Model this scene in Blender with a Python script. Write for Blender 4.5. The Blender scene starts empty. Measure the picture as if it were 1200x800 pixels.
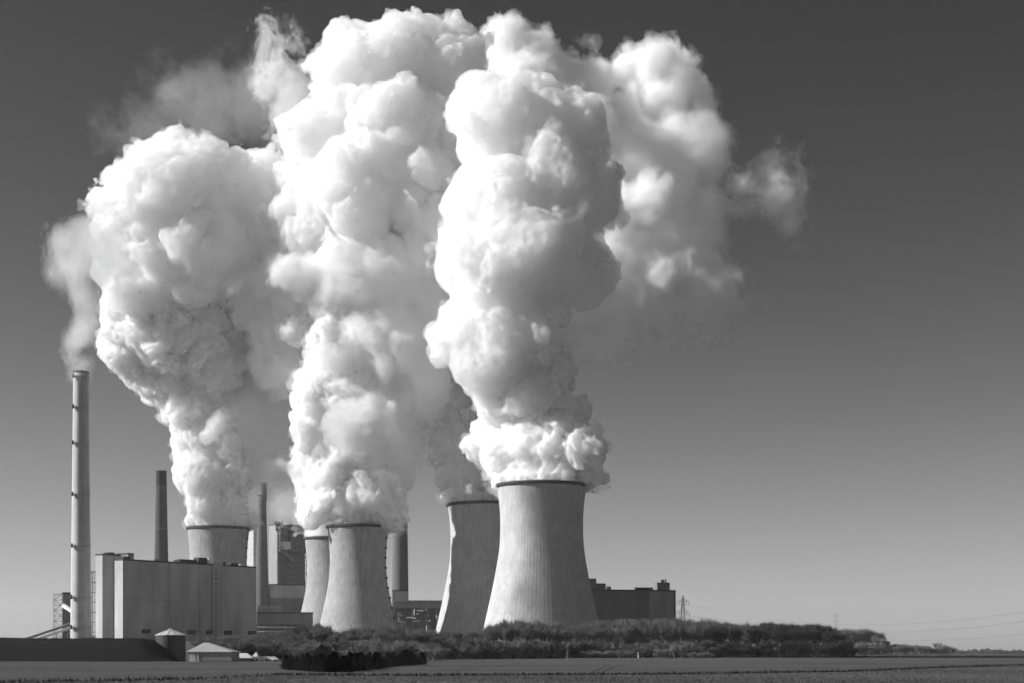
import bpy, bmesh, math, random
import numpy as np
from mathutils import Vector, Matrix

S = bpy.context.scene
COL = S.collection
R = math.radians

# ------------------------------------------------------------------ camera, sky, sun, exposure
F_PX, HOR, CAM_Z = 1800.0, 764.0, 2.5
cam_data = bpy.data.cameras.new('camera')
cam = bpy.data.objects.new('camera', cam_data)
COL.objects.link(cam)
cam.location = (0, 0, CAM_Z)
cam.rotation_euler = (R(90), 0, 0)
cam_data.lens = 54.0
cam_data.sensor_width = 36.0
cam_data.shift_y = (HOR - 400.0) / 1200.0
cam_data.clip_start = 0.5
cam_data.clip_end = 40000
S.camera = cam

SUN_EL, SUN_AZ = 30.0, 95.0          # azimuth: degrees left of the view axis
sd = Vector((-math.sin(R(SUN_AZ)) * math.cos(R(SUN_EL)), math.cos(R(SUN_AZ)) * math.cos(R(SUN_EL)), math.sin(R(SUN_EL))))
sun_d = bpy.data.lights.new('sun', 'SUN')
sun_d.energy = 5.0
sun_d.angle = R(0.5)
sun_d.color = (1, 1, 1)
sun = bpy.data.objects.new('sun', sun_d)
COL.objects.link(sun)
sun.rotation_euler = sd.to_track_quat('Z', 'Y').to_euler()

W = bpy.data.worlds.new('World')
S.world = W
W.use_nodes = True
nt = W.node_tree
nt.nodes.clear()
sky = nt.nodes.new('ShaderNodeTexSky')
sky.sky_type = 'NISHITA'
sky.sun_disc = False
sky.sun_elevation = R(SUN_EL)
sky.sun_rotation = math.atan2(sd.x, sd.y)
sky.air_density = 1.0
sky.dust_density = 0.6
sky.ozone_density = 2.0
sep = nt.nodes.new('ShaderNodeSeparateColor')      # black-and-white film behind a red filter
gam = nt.nodes.new('ShaderNodeMath'); gam.operation = 'POWER'; gam.inputs[1].default_value = 2.3
mul = nt.nodes.new('ShaderNodeMath'); mul.operation = 'MULTIPLY'; mul.inputs[1].default_value = 0.142
bg = nt.nodes.new('ShaderNodeBackground'); bg.inputs['Strength'].default_value = 0.1
wo = nt.nodes.new('ShaderNodeOutputWorld')
nt.links.new(sky.outputs[0], sep.inputs[0])
nt.links.new(sep.outputs[0], gam.inputs[0])
nt.links.new(gam.outputs[0], mul.inputs[0])
sh = nt.nodes.new('ShaderNodeMath'); sh.operation = 'MULTIPLY_ADD'; sh.inputs[1].default_value = 0.118; sh.inputs[2].default_value = 1.0
nt.links.new(mul.outputs[0], sh.inputs[0])
nu = nt.nodes.new('ShaderNodeMath'); nu.operation = 'MULTIPLY'; nu.inputs[1].default_value = 0.91
nt.links.new(mul.outputs[0], nu.inputs[0])
dv = nt.nodes.new('ShaderNodeMath'); dv.operation = 'DIVIDE'          # shoulder of the film
nt.links.new(nu.outputs[0], dv.inputs[0]); nt.links.new(sh.outputs[0], dv.inputs[1])
nt.links.new(dv.outputs[0], bg.inputs['Color'])
nt.links.new(bg.outputs[0], wo.inputs['Surface'])

S.view_settings.view_transform = 'Standard'
S.view_settings.look = 'None'
S.view_settings.exposure = 0.45
S.view_settings.gamma = 1.0
S.view_settings.use_curve_mapping = False
S.render.engine = 'CYCLES'
cy = S.cycles
cy.max_bounces = 32
cy.diffuse_bounces = 3
cy.glossy_bounces = 2
cy.transmission_bounces = 2
cy.volume_bounces = 28
cy.transparent_max_bounces = 64
cy.volume_step_rate = 1.0
cy.volume_max_steps = 256
cy.use_adaptive_sampling = True
cy.adaptive_threshold = 0.05
cy.adaptive_min_samples = 16
cy.use_denoising = True
try:
    cy.denoiser = 'OPENIMAGEDENOISE'
except Exception:
    pass


# ------------------------------------------------------------------ helpers
def at(px, py, Y):
    return Vector(((px - 600.0) / F_PX * Y, Y, CAM_Z + (HOR - py) / F_PX * Y))


def material(name):
    m = bpy.data.materials.new(name)
    m.use_nodes = True
    t = m.node_tree
    t.nodes.clear()
    out = t.nodes.new('ShaderNodeOutputMaterial')
    return m, t, out


def tag(o, label=None, cat=None, group=None, kind=None):
    if label: o['label'] = label
    if cat: o['category'] = cat
    if group: o['group'] = group
    if kind: o['kind'] = kind
    return o


def empty(name, loc, rz=0.0):
    o = bpy.data.objects.new(name, None)
    COL.objects.link(o)
    o.location = loc
    o.rotation_euler = (0, 0, rz)
    return o


def mesh_from(name, verts, faces, mat=None, parent=None, smooth=False, loc=None):
    me = bpy.data.meshes.new(name)
    me.from_pydata(verts, [], faces)
    me.update()
    if smooth:
        me.polygons.foreach_set('use_smooth', [True] * len(me.polygons))
    o = bpy.data.objects.new(name, me)
    COL.objects.link(o)
    if mat: me.materials.append(mat)
    if parent: o.parent = parent
    if loc: o.location = loc
    return o


# ------------------------------------------------------------------ steam: lobes -> distance field -> mesh with a volume in it
class Noise3:
    def __init__(self, seed, n=48):
        self.n = n
        self.t = np.random.default_rng(seed).random((n, n, n), dtype=np.float32) * 2 - 1

    def at(self, p):
        n, t = self.n, self.t
        i = np.floor(p).astype(np.int32)
        f = (p - i).astype(np.float32)
        f = f * f * (3 - 2 * f)
        i0 = i % n
        i1 = (i + 1) % n
        x0, y0, z0 = i0.T
        x1, y1, z1 = i1.T
        fx, fy, fz = f.T
        a = t[x0, y0, z0] * (1 - fx) + t[x1, y0, z0] * fx
        b = t[x0, y1, z0] * (1 - fx) + t[x1, y1, z0] * fx
        c = t[x0, y0, z1] * (1 - fx) + t[x1, y0, z1] * fx
        d = t[x0, y1, z1] * (1 - fx) + t[x1, y1, z1] * fx
        return (a * (1 - fy) + b * fy) * (1 - fz) + (c * (1 - fy) + d * fy) * fz


def worley(p, seed, n=32):
    """distance to the nearest jittered cell point, 3x3x3 search"""
    tab = np.random.default_rng(seed).random((n, n, n, 3), dtype=np.float32)
    i = np.floor(p).astype(np.int32)
    f = (p - i).astype(np.float32)
    best = np.full(len(p), 9.0, np.float32)
    for dx in (-1, 0, 1):
        for dy in (-1, 0, 1):
            for dz in (-1, 0, 1):
                q = tab[(i[:, 0] + dx) % n, (i[:, 1] + dy) % n, (i[:, 2] + dz) % n]
                v = (q[:, 0] + dx - f[:, 0]) ** 2 + (q[:, 1] + dy - f[:, 1]) ** 2 + (q[:, 2] + dz - f[:, 2]) ** 2
                np.minimum(best, v, out=best)
    return np.sqrt(best)


def surface_nets(f, org, h):
    """closed quad mesh of the zero level of f (negative inside) on a regular grid"""
    nx, ny, nz = f.shape
    ins = f < 0
    c = ins[:-1, :-1, :-1].astype(np.int8)
    for dx, dy, dz in ((1, 0, 0), (0, 1, 0), (1, 1, 0), (0, 0, 1), (1, 0, 1), (0, 1, 1), (1, 1, 1)):
        c = c + ins[dx:nx - 1 + dx, dy:ny - 1 + dy, dz:nz - 1 + dz]
    cells = np.argwhere((c > 0) & (c < 8))
    idx = np.full(c.shape, -1, np.int32)
    idx[tuple(cells.T)] = np.arange(len(cells))
    acc = np.zeros((len(cells), 3), np.float32)
    cnt = np.zeros(len(cells), np.float32)
    corners = [(a, b, d) for a in (0, 1) for b in (0, 1) for d in (0, 1)]
    val = {k: f[cells[:, 0] + k[0], cells[:, 1] + k[1], cells[:, 2] + k[2]] for k in corners}
    for k in corners:
        for ax in range(3):
            if k[ax] == 0:
                k2 = tuple(1 if a == ax else k[a] for a in range(3))
                a, b = val[k], val[k2]
                m = (a < 0) != (b < 0)
                t = np.where(m, a / np.where(m, a - b, 1), 0)
                for j in range(3):
                    acc[:, j] += np.where(m, k[j] + (t if j == ax else 0), 0)
                cnt += m
    verts = (cells + acc / np.maximum(cnt, 1)[:, None]) * h + org
    quads = []
    for ax in range(3):
        u, v = [(1, 2), (2, 0), (0, 1)][ax]
        lo = np.take(ins, range(f.shape[ax] - 1), axis=ax)
        hi = np.take(ins, range(1, f.shape[ax]), axis=ax)
        e = np.argwhere(lo != hi)
        e = e[(e[:, u] > 0) & (e[:, v] > 0) & (e[:, u] < f.shape[u] - 1) & (e[:, v] < f.shape[v] - 1)]
        def g(du, dv):
            q = e.copy()
            q[:, u] += du
            q[:, v] += dv
            return idx[q[:, 0], q[:, 1], q[:, 2]]
        q = np.stack([g(-1, -1), g(0, -1), g(0, 0), g(-1, 0)], 1)
        inside_lo = ins[e[:, 0], e[:, 1], e[:, 2]]
        q[~inside_lo] = q[~inside_lo][:, ::-1]
        quads.append(q)
    return verts, np.concatenate(quads)


def drop_crumbs(v, q, least=500):
    n = len(v)
    par = np.arange(n)
    a = q[:, [0, 1, 2]].ravel(); b = q[:, [1, 2, 3]].ravel()
    while True:
        pa, pb = par[a], par[b]
        lo_, hi_ = np.minimum(pa, pb), np.maximum(pa, pb)
        m = lo_ != hi_
        if not m.any(): break
        np.minimum.at(par, hi_[m], lo_[m])
        while True:
            pp = par[par]
            if (pp == par).all(): break
            par = pp
    cnt = np.bincount(par, minlength=n)
    keep = cnt[par] >= least
    new = np.cumsum(keep) - 1
    return v[keep], new[q[keep[q[:, 0]]]]


def np_mesh(name, verts, quads, mat=None, parent=None, smooth=True):
    me = bpy.data.meshes.new(name)
    me.vertices.add(len(verts))
    me.vertices.foreach_set('co', verts.astype(np.float32).ravel())
    me.loops.add(quads.size)
    me.loops.foreach_set('vertex_index', quads.astype(np.int32).ravel())
    me.polygons.add(len(quads))
    me.polygons.foreach_set('loop_start', np.arange(0, quads.size, 4, dtype=np.int32))
    me.update(calc_edges=True)
    if smooth:
        me.polygons.foreach_set('use_smooth', np.ones(len(quads), bool))
    o = bpy.data.objects.new(name, me)
    COL.objects.link(o)
    if mat: me.materials.append(mat)
    if parent: o.parent = parent
    return o


def bump_field(P, Q, seed, octaves, gain):
    """rounded billows with creases between them, metres outward"""
    d = np.zeros(len(P), np.float32)
    for j, (cell, amp) in enumerate(octaves):
        wv = worley(Q / cell + 0.37 * j, seed + 10 + j)
        b = np.sqrt(np.clip(1 - (wv / 0.95) ** 2, 0, 1))
        d += (b - 0.72) * cell * amp * gain
    return d


OCT = ((30, 0.5), (14, 1.0), (7.0, 0.95), (3.6, 0.85))


def lobes_to_field(lobes, Y, seed, h=1.2, octaves=OCT, rag=1.0, floor_z=None, warp=1.0, kids=9):
    L = []
    for l in lobes:
        px, py, rx = l[:3]
        ry = l[3] if len(l) > 3 else rx
        dd = l[4] if len(l) > 4 else 0.0
        c = at(px, py, Y + dd)
        k = (Y + dd) / F_PX
        L.append((c.x, c.y, c.z, rx * k, 0.92 * math.sqrt(rx * ry) * k, ry * k))
    # billows on billows: every lobe carries smaller ones on its skin
    rl = random.Random(seed * 7 + 1)
    for x, y, z, a, b, c in list(L):
        rr = min(a, b, c)
        if rr < 7: continue
        for _ in range(kids):
            t, u = rl.uniform(0, 2 * math.pi), rl.uniform(-0.9, 1)
            w_ = math.sqrt(1 - u * u)
            q = rl.uniform(0.22, 0.46) * rr
            e = 1.0 - 0.35 * q / rr - rl.uniform(0.0, 0.22)
            L.append((x + a * e * w_ * math.cos(t), y + b * e * w_ * math.sin(t), z + c * e * u, q * rl.uniform(0.8, 1.25), q, q * rl.uniform(0.8, 1.2)))
    L = np.array(L, np.float32)
    pad = 24
    lo = (L[:, :3] - L[:, 3:]).min(0) - pad
    hi = (L[:, :3] + L[:, 3:]).max(0) + pad
    n = np.ceil((hi - lo) / h).astype(int) + 1
    f = np.full(n, 60.0, np.float32)
    ax = [lo[i] + h * np.arange(n[i], dtype=np.float32) for i in range(3)]
    for x, y, z, a, b, c in L:
        m = 30
        i0 = [max(0, int((v - r - m - lo[i]) / h)) for i, (v, r) in enumerate(((x, a), (y, b), (z, c)))]
        i1 = [min(n[i], int((v + r + m - lo[i]) / h) + 2) for i, (v, r) in enumerate(((x, a), (y, b), (z, c)))]
        sl = tuple(slice(i0[i], i1[i]) for i in range(3))
        X = ((ax[0][sl[0]] - x) / a)[:, None, None]
        Yy = ((ax[1][sl[1]] - y) / b)[None, :, None]
        Z = ((ax[2][sl[2]] - z) / c)[None, None, :]
        q = np.sqrt(X * X + Yy * Yy + Z * Z)
        d = (q - 1) * min(a, b, c)
        k = 3.5
        g = f[sl]
        hh = np.clip(0.5 + 0.5 * (g - d) / k, 0, 1)
        f[sl] = g * (1 - hh) + d * hh - k * hh * (1 - hh)
    band = np.argwhere((f > -20) & (f < 20))
    P = band.astype(np.float32) * h + lo.astype(np.float32)
    n1, n2, n3 = Noise3(seed), Noise3(seed + 1), Noise3(seed + 2)
    w = np.stack([n1.at(P / 23), n2.at(P / 23), n3.at(P / 23)], 1) * 6.0 * warp
    w += np.stack([n2.at(P / 7.3), n3.at(P / 7.3), n1.at(P / 7.3)], 1) * 1.8 * warp
    gain = 0.8 + 0.6 * n1.at(P / 60 + 7)
    disp = bump_field(P, P + w, seed, octaves, gain)
    disp += (n2.at(P / 3.1) * 0.7 + n3.at(P / 1.9 + 3) * 0.4) * rag
    fv = f.copy()                                  # ragged thin steam round the billows
    fv[tuple(band.T)] -= 0.8 * disp + n1.at(P / 9 + 5) * 5.0 + n2.at(P / 4.6 + 2) * 3.2 + n3.at(P / 2.4) * 1.6
    f[tuple(band.T)] -= disp
    for g in (f, fv):
        g[0] = g[-1] = 9
        g[:, 0] = g[:, -1] = 9
        g[:, :, 0] = g[:, :, -1] = 9
        if floor_z is not None:
            kz = int((floor_z - lo[2]) / h)
            g[:, :, :max(kz, 1)] = 9
    return f, fv, lo, h


def steam_material(name, density, skin, aniso=0.35):
    m, t, out = material(name)
    pv = t.nodes.new('ShaderNodeVolumePrincipled')
    pv.inputs['Color'].default_value = (1, 1, 1, 1)
    pv.inputs['Density'].default_value = density
    pv.inputs['Anisotropy'].default_value = aniso
    t.links.new(pv.outputs[0], out.inputs['Volume'])
    if skin > 0:
        tr = t.nodes.new('ShaderNodeBsdfTransparent')
        df = t.nodes.new('ShaderNodeBsdfDiffuse')
        df.inputs['Color'].default_value = (0.98, 0.98, 0.98, 1)
        mx = t.nodes.new('ShaderNodeMixShader')
        mx.inputs[0].default_value = skin
        t.links.new(tr.outputs[0], mx.inputs[1])
        t.links.new(df.outputs[0], mx.inputs[2])
        t.links.new(mx.outputs[0], out.inputs['Surface'])
    m.cycles.homogeneous_volume = True
    return m


# ------------------------------------------------------------------ plain materials (a black-and-white photograph: every colour is a grey)
def surf(name, g, var=0.25, scale=0.15, rough=0.85, bump=0.0, bscale=2.0, stretch=(1, 1, 1), spec=0.2):
    m, t, out = material(name)
    N, K = t.nodes.new, t.links.new
    b = N('ShaderNodeBsdfPrincipled')
    b.inputs['Roughness'].default_value = rough
    b.inputs['Specular IOR Level'].default_value = spec
    tc = N('ShaderNodeTexCoord')
    mp = N('ShaderNodeMapping')
    mp.inputs['Scale'].default_value = stretch
    K(tc.outputs['Object'], mp.inputs[0])
    nz = N('ShaderNodeTexNoise')
    nz.inputs['Scale'].default_value = scale
    nz.inputs['Detail'].default_value = 6
    nz.inputs['Roughness'].default_value = 0.65
    K(mp.outputs[0], nz.inputs['Vector'])
    mr = N('ShaderNodeMapRange')
    mr.inputs['From Min'].default_value = 0.25
    mr.inputs['From Max'].default_value = 0.75
    mr.inputs['To Min'].default_value = g * (1 - var)
    mr.inputs['To Max'].default_value = g * (1 + var)
    K(nz.outputs[0], mr.inputs[0])
    K(mr.outputs[0], b.inputs['Base Color'])
    if bump:
        n2 = N('ShaderNodeTexNoise')
        n2.inputs['Scale'].default_value = bscale
        n2.inputs['Detail'].default_value = 5
        K(mp.outputs[0], n2.inputs['Vector'])
        bp = N('ShaderNodeBump')
        bp.inputs['Strength'].default_value = bump
        K(n2.outputs[0], bp.inputs['Height'])
        K(bp.outputs[0], b.inputs['Normal'])
    K(b.outputs[0], out.inputs['Surface'])
    return m


def panelled(name, g, pitch_z=3.0, pitch_h=1.0, var=0.12, line=0.25, rough=0.6):
    """profiled metal cladding: fine upright ribs and level panel joints, weathered"""
    m, t, out = material(name)
    N, K = t.nodes.new, t.links.new
    b = N('ShaderNodeBsdfPrincipled')
    b.inputs['Roughness'].default_value = rough
    b.inputs['Specular IOR Level'].default_value = 0.25
    tc = N('ShaderNodeTexCoord')
    sp = N('ShaderNodeSeparateXYZ')
    K(tc.outputs['Object'], sp.inputs[0])
    def joint(src, pitch, width):
        d = N('ShaderNodeMath'); d.operation = 'DIVIDE'; d.inputs[1].default_value = pitch
        K(src, d.inputs[0])
        f = N('ShaderNodeMath'); f.operation = 'FRACT'
        K(d.outputs[0], f.inputs[0])
        l = N('ShaderNodeMath'); l.operation = 'LESS_THAN'; l.inputs[1].default_value = width
        K(f.outputs[0], l.inputs[0])
        return l.outputs[0]
    ad = N('ShaderNodeMath'); ad.operation = 'ADD'
    K(sp.outputs[0], ad.inputs[0]); K(sp.outputs[1], ad.inputs[1])
    jz = joint(sp.outputs[2], pitch_z, 0.08)
    jh = joint(ad.outputs[0], pitch_h, 0.12)
    mx = N('ShaderNodeMath'); mx.operation = 'MAXIMUM'
    K(jz, mx.inputs[0]); K(jh, mx.inputs[1])
    mp = N('ShaderNodeMapping'); mp.inputs['Scale'].default_value = (1, 1, 0.25)
    K(tc.outputs['Object'], mp.inputs[0])
    nz = N('ShaderNodeTexNoise'); nz.inputs['Scale'].default_value = 0.12; nz.inputs['Detail'].default_value = 6
    K(mp.outputs[0], nz.inputs['Vector'])
    mr = N('ShaderNodeMapRange')
    mr.inputs['From Min'].default_value = 0.3; mr.inputs['From Max'].default_value = 0.7
    mr.inputs['To Min'].default_value = g * (1 - var); mr.inputs['To Max'].default_value = g * (1 + var)
    K(nz.outputs[0], mr.inputs[0])
    sc = N('ShaderNodeMath'); sc.operation = 'MULTIPLY'; sc.inputs[1].default_value = line
    K(mx.outputs[0], sc.inputs[0])
    om = N('ShaderNodeMath'); om.operation = 'SUBTRACT'; om.inputs[0].default_value = 1.0
    K(sc.outputs[0], om.inputs[1])
    mu = N('ShaderNodeMath'); mu.operation = 'MULTIPLY'
    K(mr.outputs[0], mu.inputs[0]); K(om.outputs[0], mu.inputs[1])
    K(mu.outputs[0], b.inputs['Base Color'])
    K(b.outputs[0], out.inputs['Surface'])
    return m


def concrete_shell(name, g, ribs, streak=0.35):
    """cast concrete tower: meridian ribs, lift joints, rain streaks, mottling"""
    m, t, out = material(name)
    N, K = t.nodes.new, t.links.new
    b = N('ShaderNodeBsdfPrincipled')
    b.inputs['Roughness'].default_value = 0.9
    b.inputs['Specular IOR Level'].default_value = 0.15
    tc = N('ShaderNodeTexCoord')
    sp = N('ShaderNodeSeparateXYZ')
    K(tc.outputs['Object'], sp.inputs[0])
    an = N('ShaderNodeMath'); an.operation = 'ARCTAN2'
    K(sp.outputs[1], an.inputs[0]); K(sp.outputs[0], an.inputs[1])
    # coordinates wrapped on the circle so that the streaks have no seam
    cosn = N('ShaderNodeMath'); cosn.operation = 'COSINE'; K(an.outputs[0], cosn.inputs[0])
    sinn = N('ShaderNodeMath'); sinn.operation = 'SINE'; K(an.outputs[0], sinn.inputs[0])
    zs = N('ShaderNodeMath'); zs.operation = 'MULTIPLY'; zs.inputs[1].default_value = 0.012
    K(sp.outputs[2], zs.inputs[0])
    cb = N('ShaderNodeCombineXYZ')
    K(cosn.outputs[0], cb.inputs[0]); K(sinn.outputs[0], cb.inputs[1]); K(zs.outputs[0], cb.inputs[2])
    st = N('ShaderNodeTexNoise'); st.inputs['Scale'].default_value = 13.0; st.inputs['Detail'].default_value = 5; st.inputs['Roughness'].default_value = 0.7
    K(cb.outputs[0], st.inputs['Vector'])
    mo = N('ShaderNodeTexNoise'); mo.inputs['Scale'].default_value = 0.09; mo.inputs['Detail'].default_value = 8; mo.inputs['Roughness'].default_value = 0.7
    K(tc.outputs['Object'], mo.inputs['Vector'])
    fi = N('ShaderNodeTexNoise'); fi.inputs['Scale'].default_value = 0.7; fi.inputs['Detail'].default_value = 4
    K(tc.outputs['Object'], fi.inputs['Vector'])
    def rng(src, lo, hi, a=0.3, c=0.7):
        r = N('ShaderNodeMapRange')
        r.inputs['From Min'].default_value = a; r.inputs['From Max'].default_value = c
        r.inputs['To Min'].default_value = lo; r.inputs['To Max'].default_value = hi
        K(src, r.inputs[0])
        return r.outputs[0]
    def mulv(a, c):
        q = N('ShaderNodeMath'); q.operation = 'MULTIPLY'
        K(a, q.inputs[0]); K(c, q.inputs[1])
        return q.outputs[0]
    rb = N('ShaderNodeMath'); rb.operation = 'MULTIPLY'; rb.inputs[1].default_value = ribs
    K(an.outputs[0], rb.inputs[0])
    rs = N('ShaderNodeMath'); rs.operation = 'SINE'; K(rb.outputs[0], rs.inputs[0])
    ribv = rng(rs.outputs[0], 1.0, 0.82, 0.78, 0.95)
    lf = N('ShaderNodeMath'); lf.operation = 'MULTIPLY'; lf.inputs[1].default_value = 1 / 4.5
    K(sp.outputs[2], lf.inputs[0])
    lw = N('ShaderNodeMath'); lw.operation = 'FRACT'; K(lf.outputs[0], lw.inputs[0])
    ring = rng(lw.outputs[0], 0.96, 1.0, 0.06, 0.12)
    v = mulv(rng(st.outputs[0], g * (1 - streak), g * (1 + streak * 0.6)), rng(mo.outputs[0], 0.84, 1.12))
    v = mulv(v, rng(fi.outputs[0], 0.96, 1.03))
    v = mulv(v, ribv)
    v = mulv(v, ring)
    K(v, b.inputs['Base Color'])
    bp = N('ShaderNodeBump'); bp.inputs['Strength'].default_value = 0.09; bp.inputs['Distance'].default_value = 0.2
    K(rs.outputs[0], bp.inputs['Height'])
    K(bp.outputs[0], b.inputs['Normal'])
    K(b.outputs[0], out.inputs['Surface'])
    return m


M = {
    'tower_new': concrete_shell('pale_cast_concrete', 0.50, 84, 0.18),
    'tower_old': concrete_shell('weathered_cast_concrete', 0.36, 90, 0.26),
    'inner': surf('wet_inner_concrete', 0.12, 0.3),
    'lip': surf('rim_shade_concrete', 0.06, 0.3),  # shade at the tower lip painted in as dark tone; chimney caps share it
    'chimney_pale': concrete_shell('pale_chimney_concrete', 0.50, 10, 0.14),
    'chimney_dark': concrete_shell('dark_chimney_concrete', 0.085, 8, 0.25),
    'chimney_grey': concrete_shell('grey_chimney_concrete', 0.15, 8, 0.25),
    'soot': surf('sooty_steel', 0.035, 0.4),
    'clad_hall': panelled('pale_grey_cladding', 0.44, 6.0, 3.0, 0.24, 0.12),
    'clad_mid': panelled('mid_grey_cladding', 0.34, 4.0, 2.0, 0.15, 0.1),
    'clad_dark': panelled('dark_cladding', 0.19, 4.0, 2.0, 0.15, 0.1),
    'clad_pale': panelled('off_white_cladding', 0.55, 5.0, 2.5),
    'roof_dark': surf('bitumen_roof', 0.06, 0.4, 0.5),
    'roof_pale': panelled('pale_sheet_roof', 0.55, 5.0, 0.9, 0.1, 0.3),
    'steel_dark': surf('dark_painted_steel', 0.06, 0.3),
    'steel_grey': surf('galvanised_steel', 0.30, 0.25),
    'steel_white': surf('white_painted_steel', 0.75, 0.1),
    'glass_dark': surf('dark_window_glass', 0.03, 0.2, 0.2, 0.15, spec=0.5),
    'bark_dark': surf('dark_winter_bark', 0.055, 0.4, 0.6),
    'bark_mid': surf('grey_winter_bark', 0.10, 0.4, 0.6),
    'bark_pale': surf('pale_winter_twigs', 0.22, 0.35, 0.6),
    'needle': surf('dark_needles', 0.022, 0.5, 0.8),
    'coal_earth': surf('dark_earth', 0.010, 0.35, 0.4, bump=0.4, bscale=1.0),
    'wire': surf('weathered_wire', 0.25, 0.2),
    'lamp_red': surf('obstruction_lamp_glass', 0.05, 0.2),
    'car_white': surf('white_car_paint', 0.75, 0.03, rough=0.35, spec=0.5),
    'tyre': surf('black_rubber', 0.03, 0.2),
}


# ------------------------------------------------------------------ mesh builder
class MB:
    def __init__(self):
        self.v, self.f = [], []

    def add(self, vs, fs):
        n = len(self.v)
        self.v += [tuple(p) for p in vs]
        self.f += [tuple(i + n for i in q) for q in fs]
        return self

    def box(self, x0, x1, y0, y1, z0, z1):
        vs = [(x, y, z) for z in (z0, z1) for y in (y0, y1) for x in (x0, x1)]
        return self.add(vs, [(0, 2, 3, 1), (4, 5, 7, 6), (0, 1, 5, 4), (1, 3, 7, 5), (3, 2, 6, 7), (2, 0, 4, 6)])

    def bar(self, a, b, w, w2=None, n=4):
        a, b = Vector(a), Vector(b)
        w2 = w if w2 is None else w2
        d = (b - a).normalized()
        u = d.cross(Vector((0, 0, 1)))
        if u.length < 1e-3: u = Vector((1, 0, 0))
        u.normalize()
        w_ = d.cross(u)
        vs = []
        for p, r in ((a, w), (b, w2)):
            for k in range(n):
                t = 2 * math.pi * (k + 0.5) / n
                vs.append(p + u * (math.cos(t) * r) + w_ * (math.sin(t) * r))
        fs = [(k, (k + 1) % n, n + (k + 1) % n, n + k) for k in range(n)]
        fs += [tuple(range(n - 1, -1, -1)), tuple(range(n, 2 * n))]
        return self.add(vs, fs)

    def lathe(self, prof, n=64, cap0=False, cap1=False, c=(0, 0)):
        vs, fs = [], []
        for r, z in prof:
            for k in range(n):
                t = 2 * math.pi * k / n
                vs.append((c[0] + r * math.cos(t), c[1] + r * math.sin(t), z))
        for j in range(len(prof) - 1):
            for k in range(n):
                fs.append((j * n + k, j * n + (k + 1) % n, (j + 1) * n + (k + 1) % n, (j + 1) * n + k))
        if cap0: fs.append(tuple(range(n - 1, -1, -1)))
        if cap1: fs.append(tuple(range((len(prof) - 1) * n, len(prof) * n)))
        return self.add(vs, fs)

    def build(self, name, mat, parent=None, smooth=False):
        o = mesh_from(name, self.v, self.f, mat, parent, smooth)
        return o


def copy_tree(o, parent=None):
    c = o.copy()
    COL.objects.link(c)
    c.parent = parent
    for ch in list(o.children):
        copy_tree(ch, c)
    return c


# ------------------------------------------------------------------ ground: one sheet to the horizon, a gently raised plant site, fields
def sm(a, b, x):
    t = min(1.0, max(0.0, (x - a) / (b - a)))
    return t * t * (3 - 2 * t)


def ground_z(x, y):
    site = 9.0 * sm(800, 900, y) * (1 - sm(2000, 3000, y)) * sm(-900, -600, x) * (1 - sm(60, 175, x))
    roll = 0.35 * math.sin(x * 0.011 + 1.0) * math.sin(y * 0.009) * sm(150, 300, y) * (1 - sm(600, 900, y))
    return site + roll


def axis(lo, hi, fine_lo, fine_hi, fine, grow=1.35):
    a, st = [fine_lo], fine
    while a[-1] < fine_hi: a.append(a[-1] + fine)
    while a[-1] < hi: st *= grow; a.append(a[-1] + st)
    st = fine
    while a[0] > lo: st *= grow; a.insert(0, a[0] - st)
    return a


def sheet(name, xs, ys, mat, dz=0.0, keep=None):
    vs = [(x, y, ground_z(x, y) + dz) for y in ys for x in xs]
    nx = len(xs)
    fs = []
    for j in range(len(ys) - 1):
        for i in range(nx - 1):
            if keep is None or keep((xs[i] + xs[i + 1]) / 2, (ys[j] + ys[j + 1]) / 2):
                fs.append((j * nx + i, j * nx + i + 1, (j + 1) * nx + i + 1, (j + 1) * nx + i))
    return mesh_from(name, vs, fs, mat, smooth=True)


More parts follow.
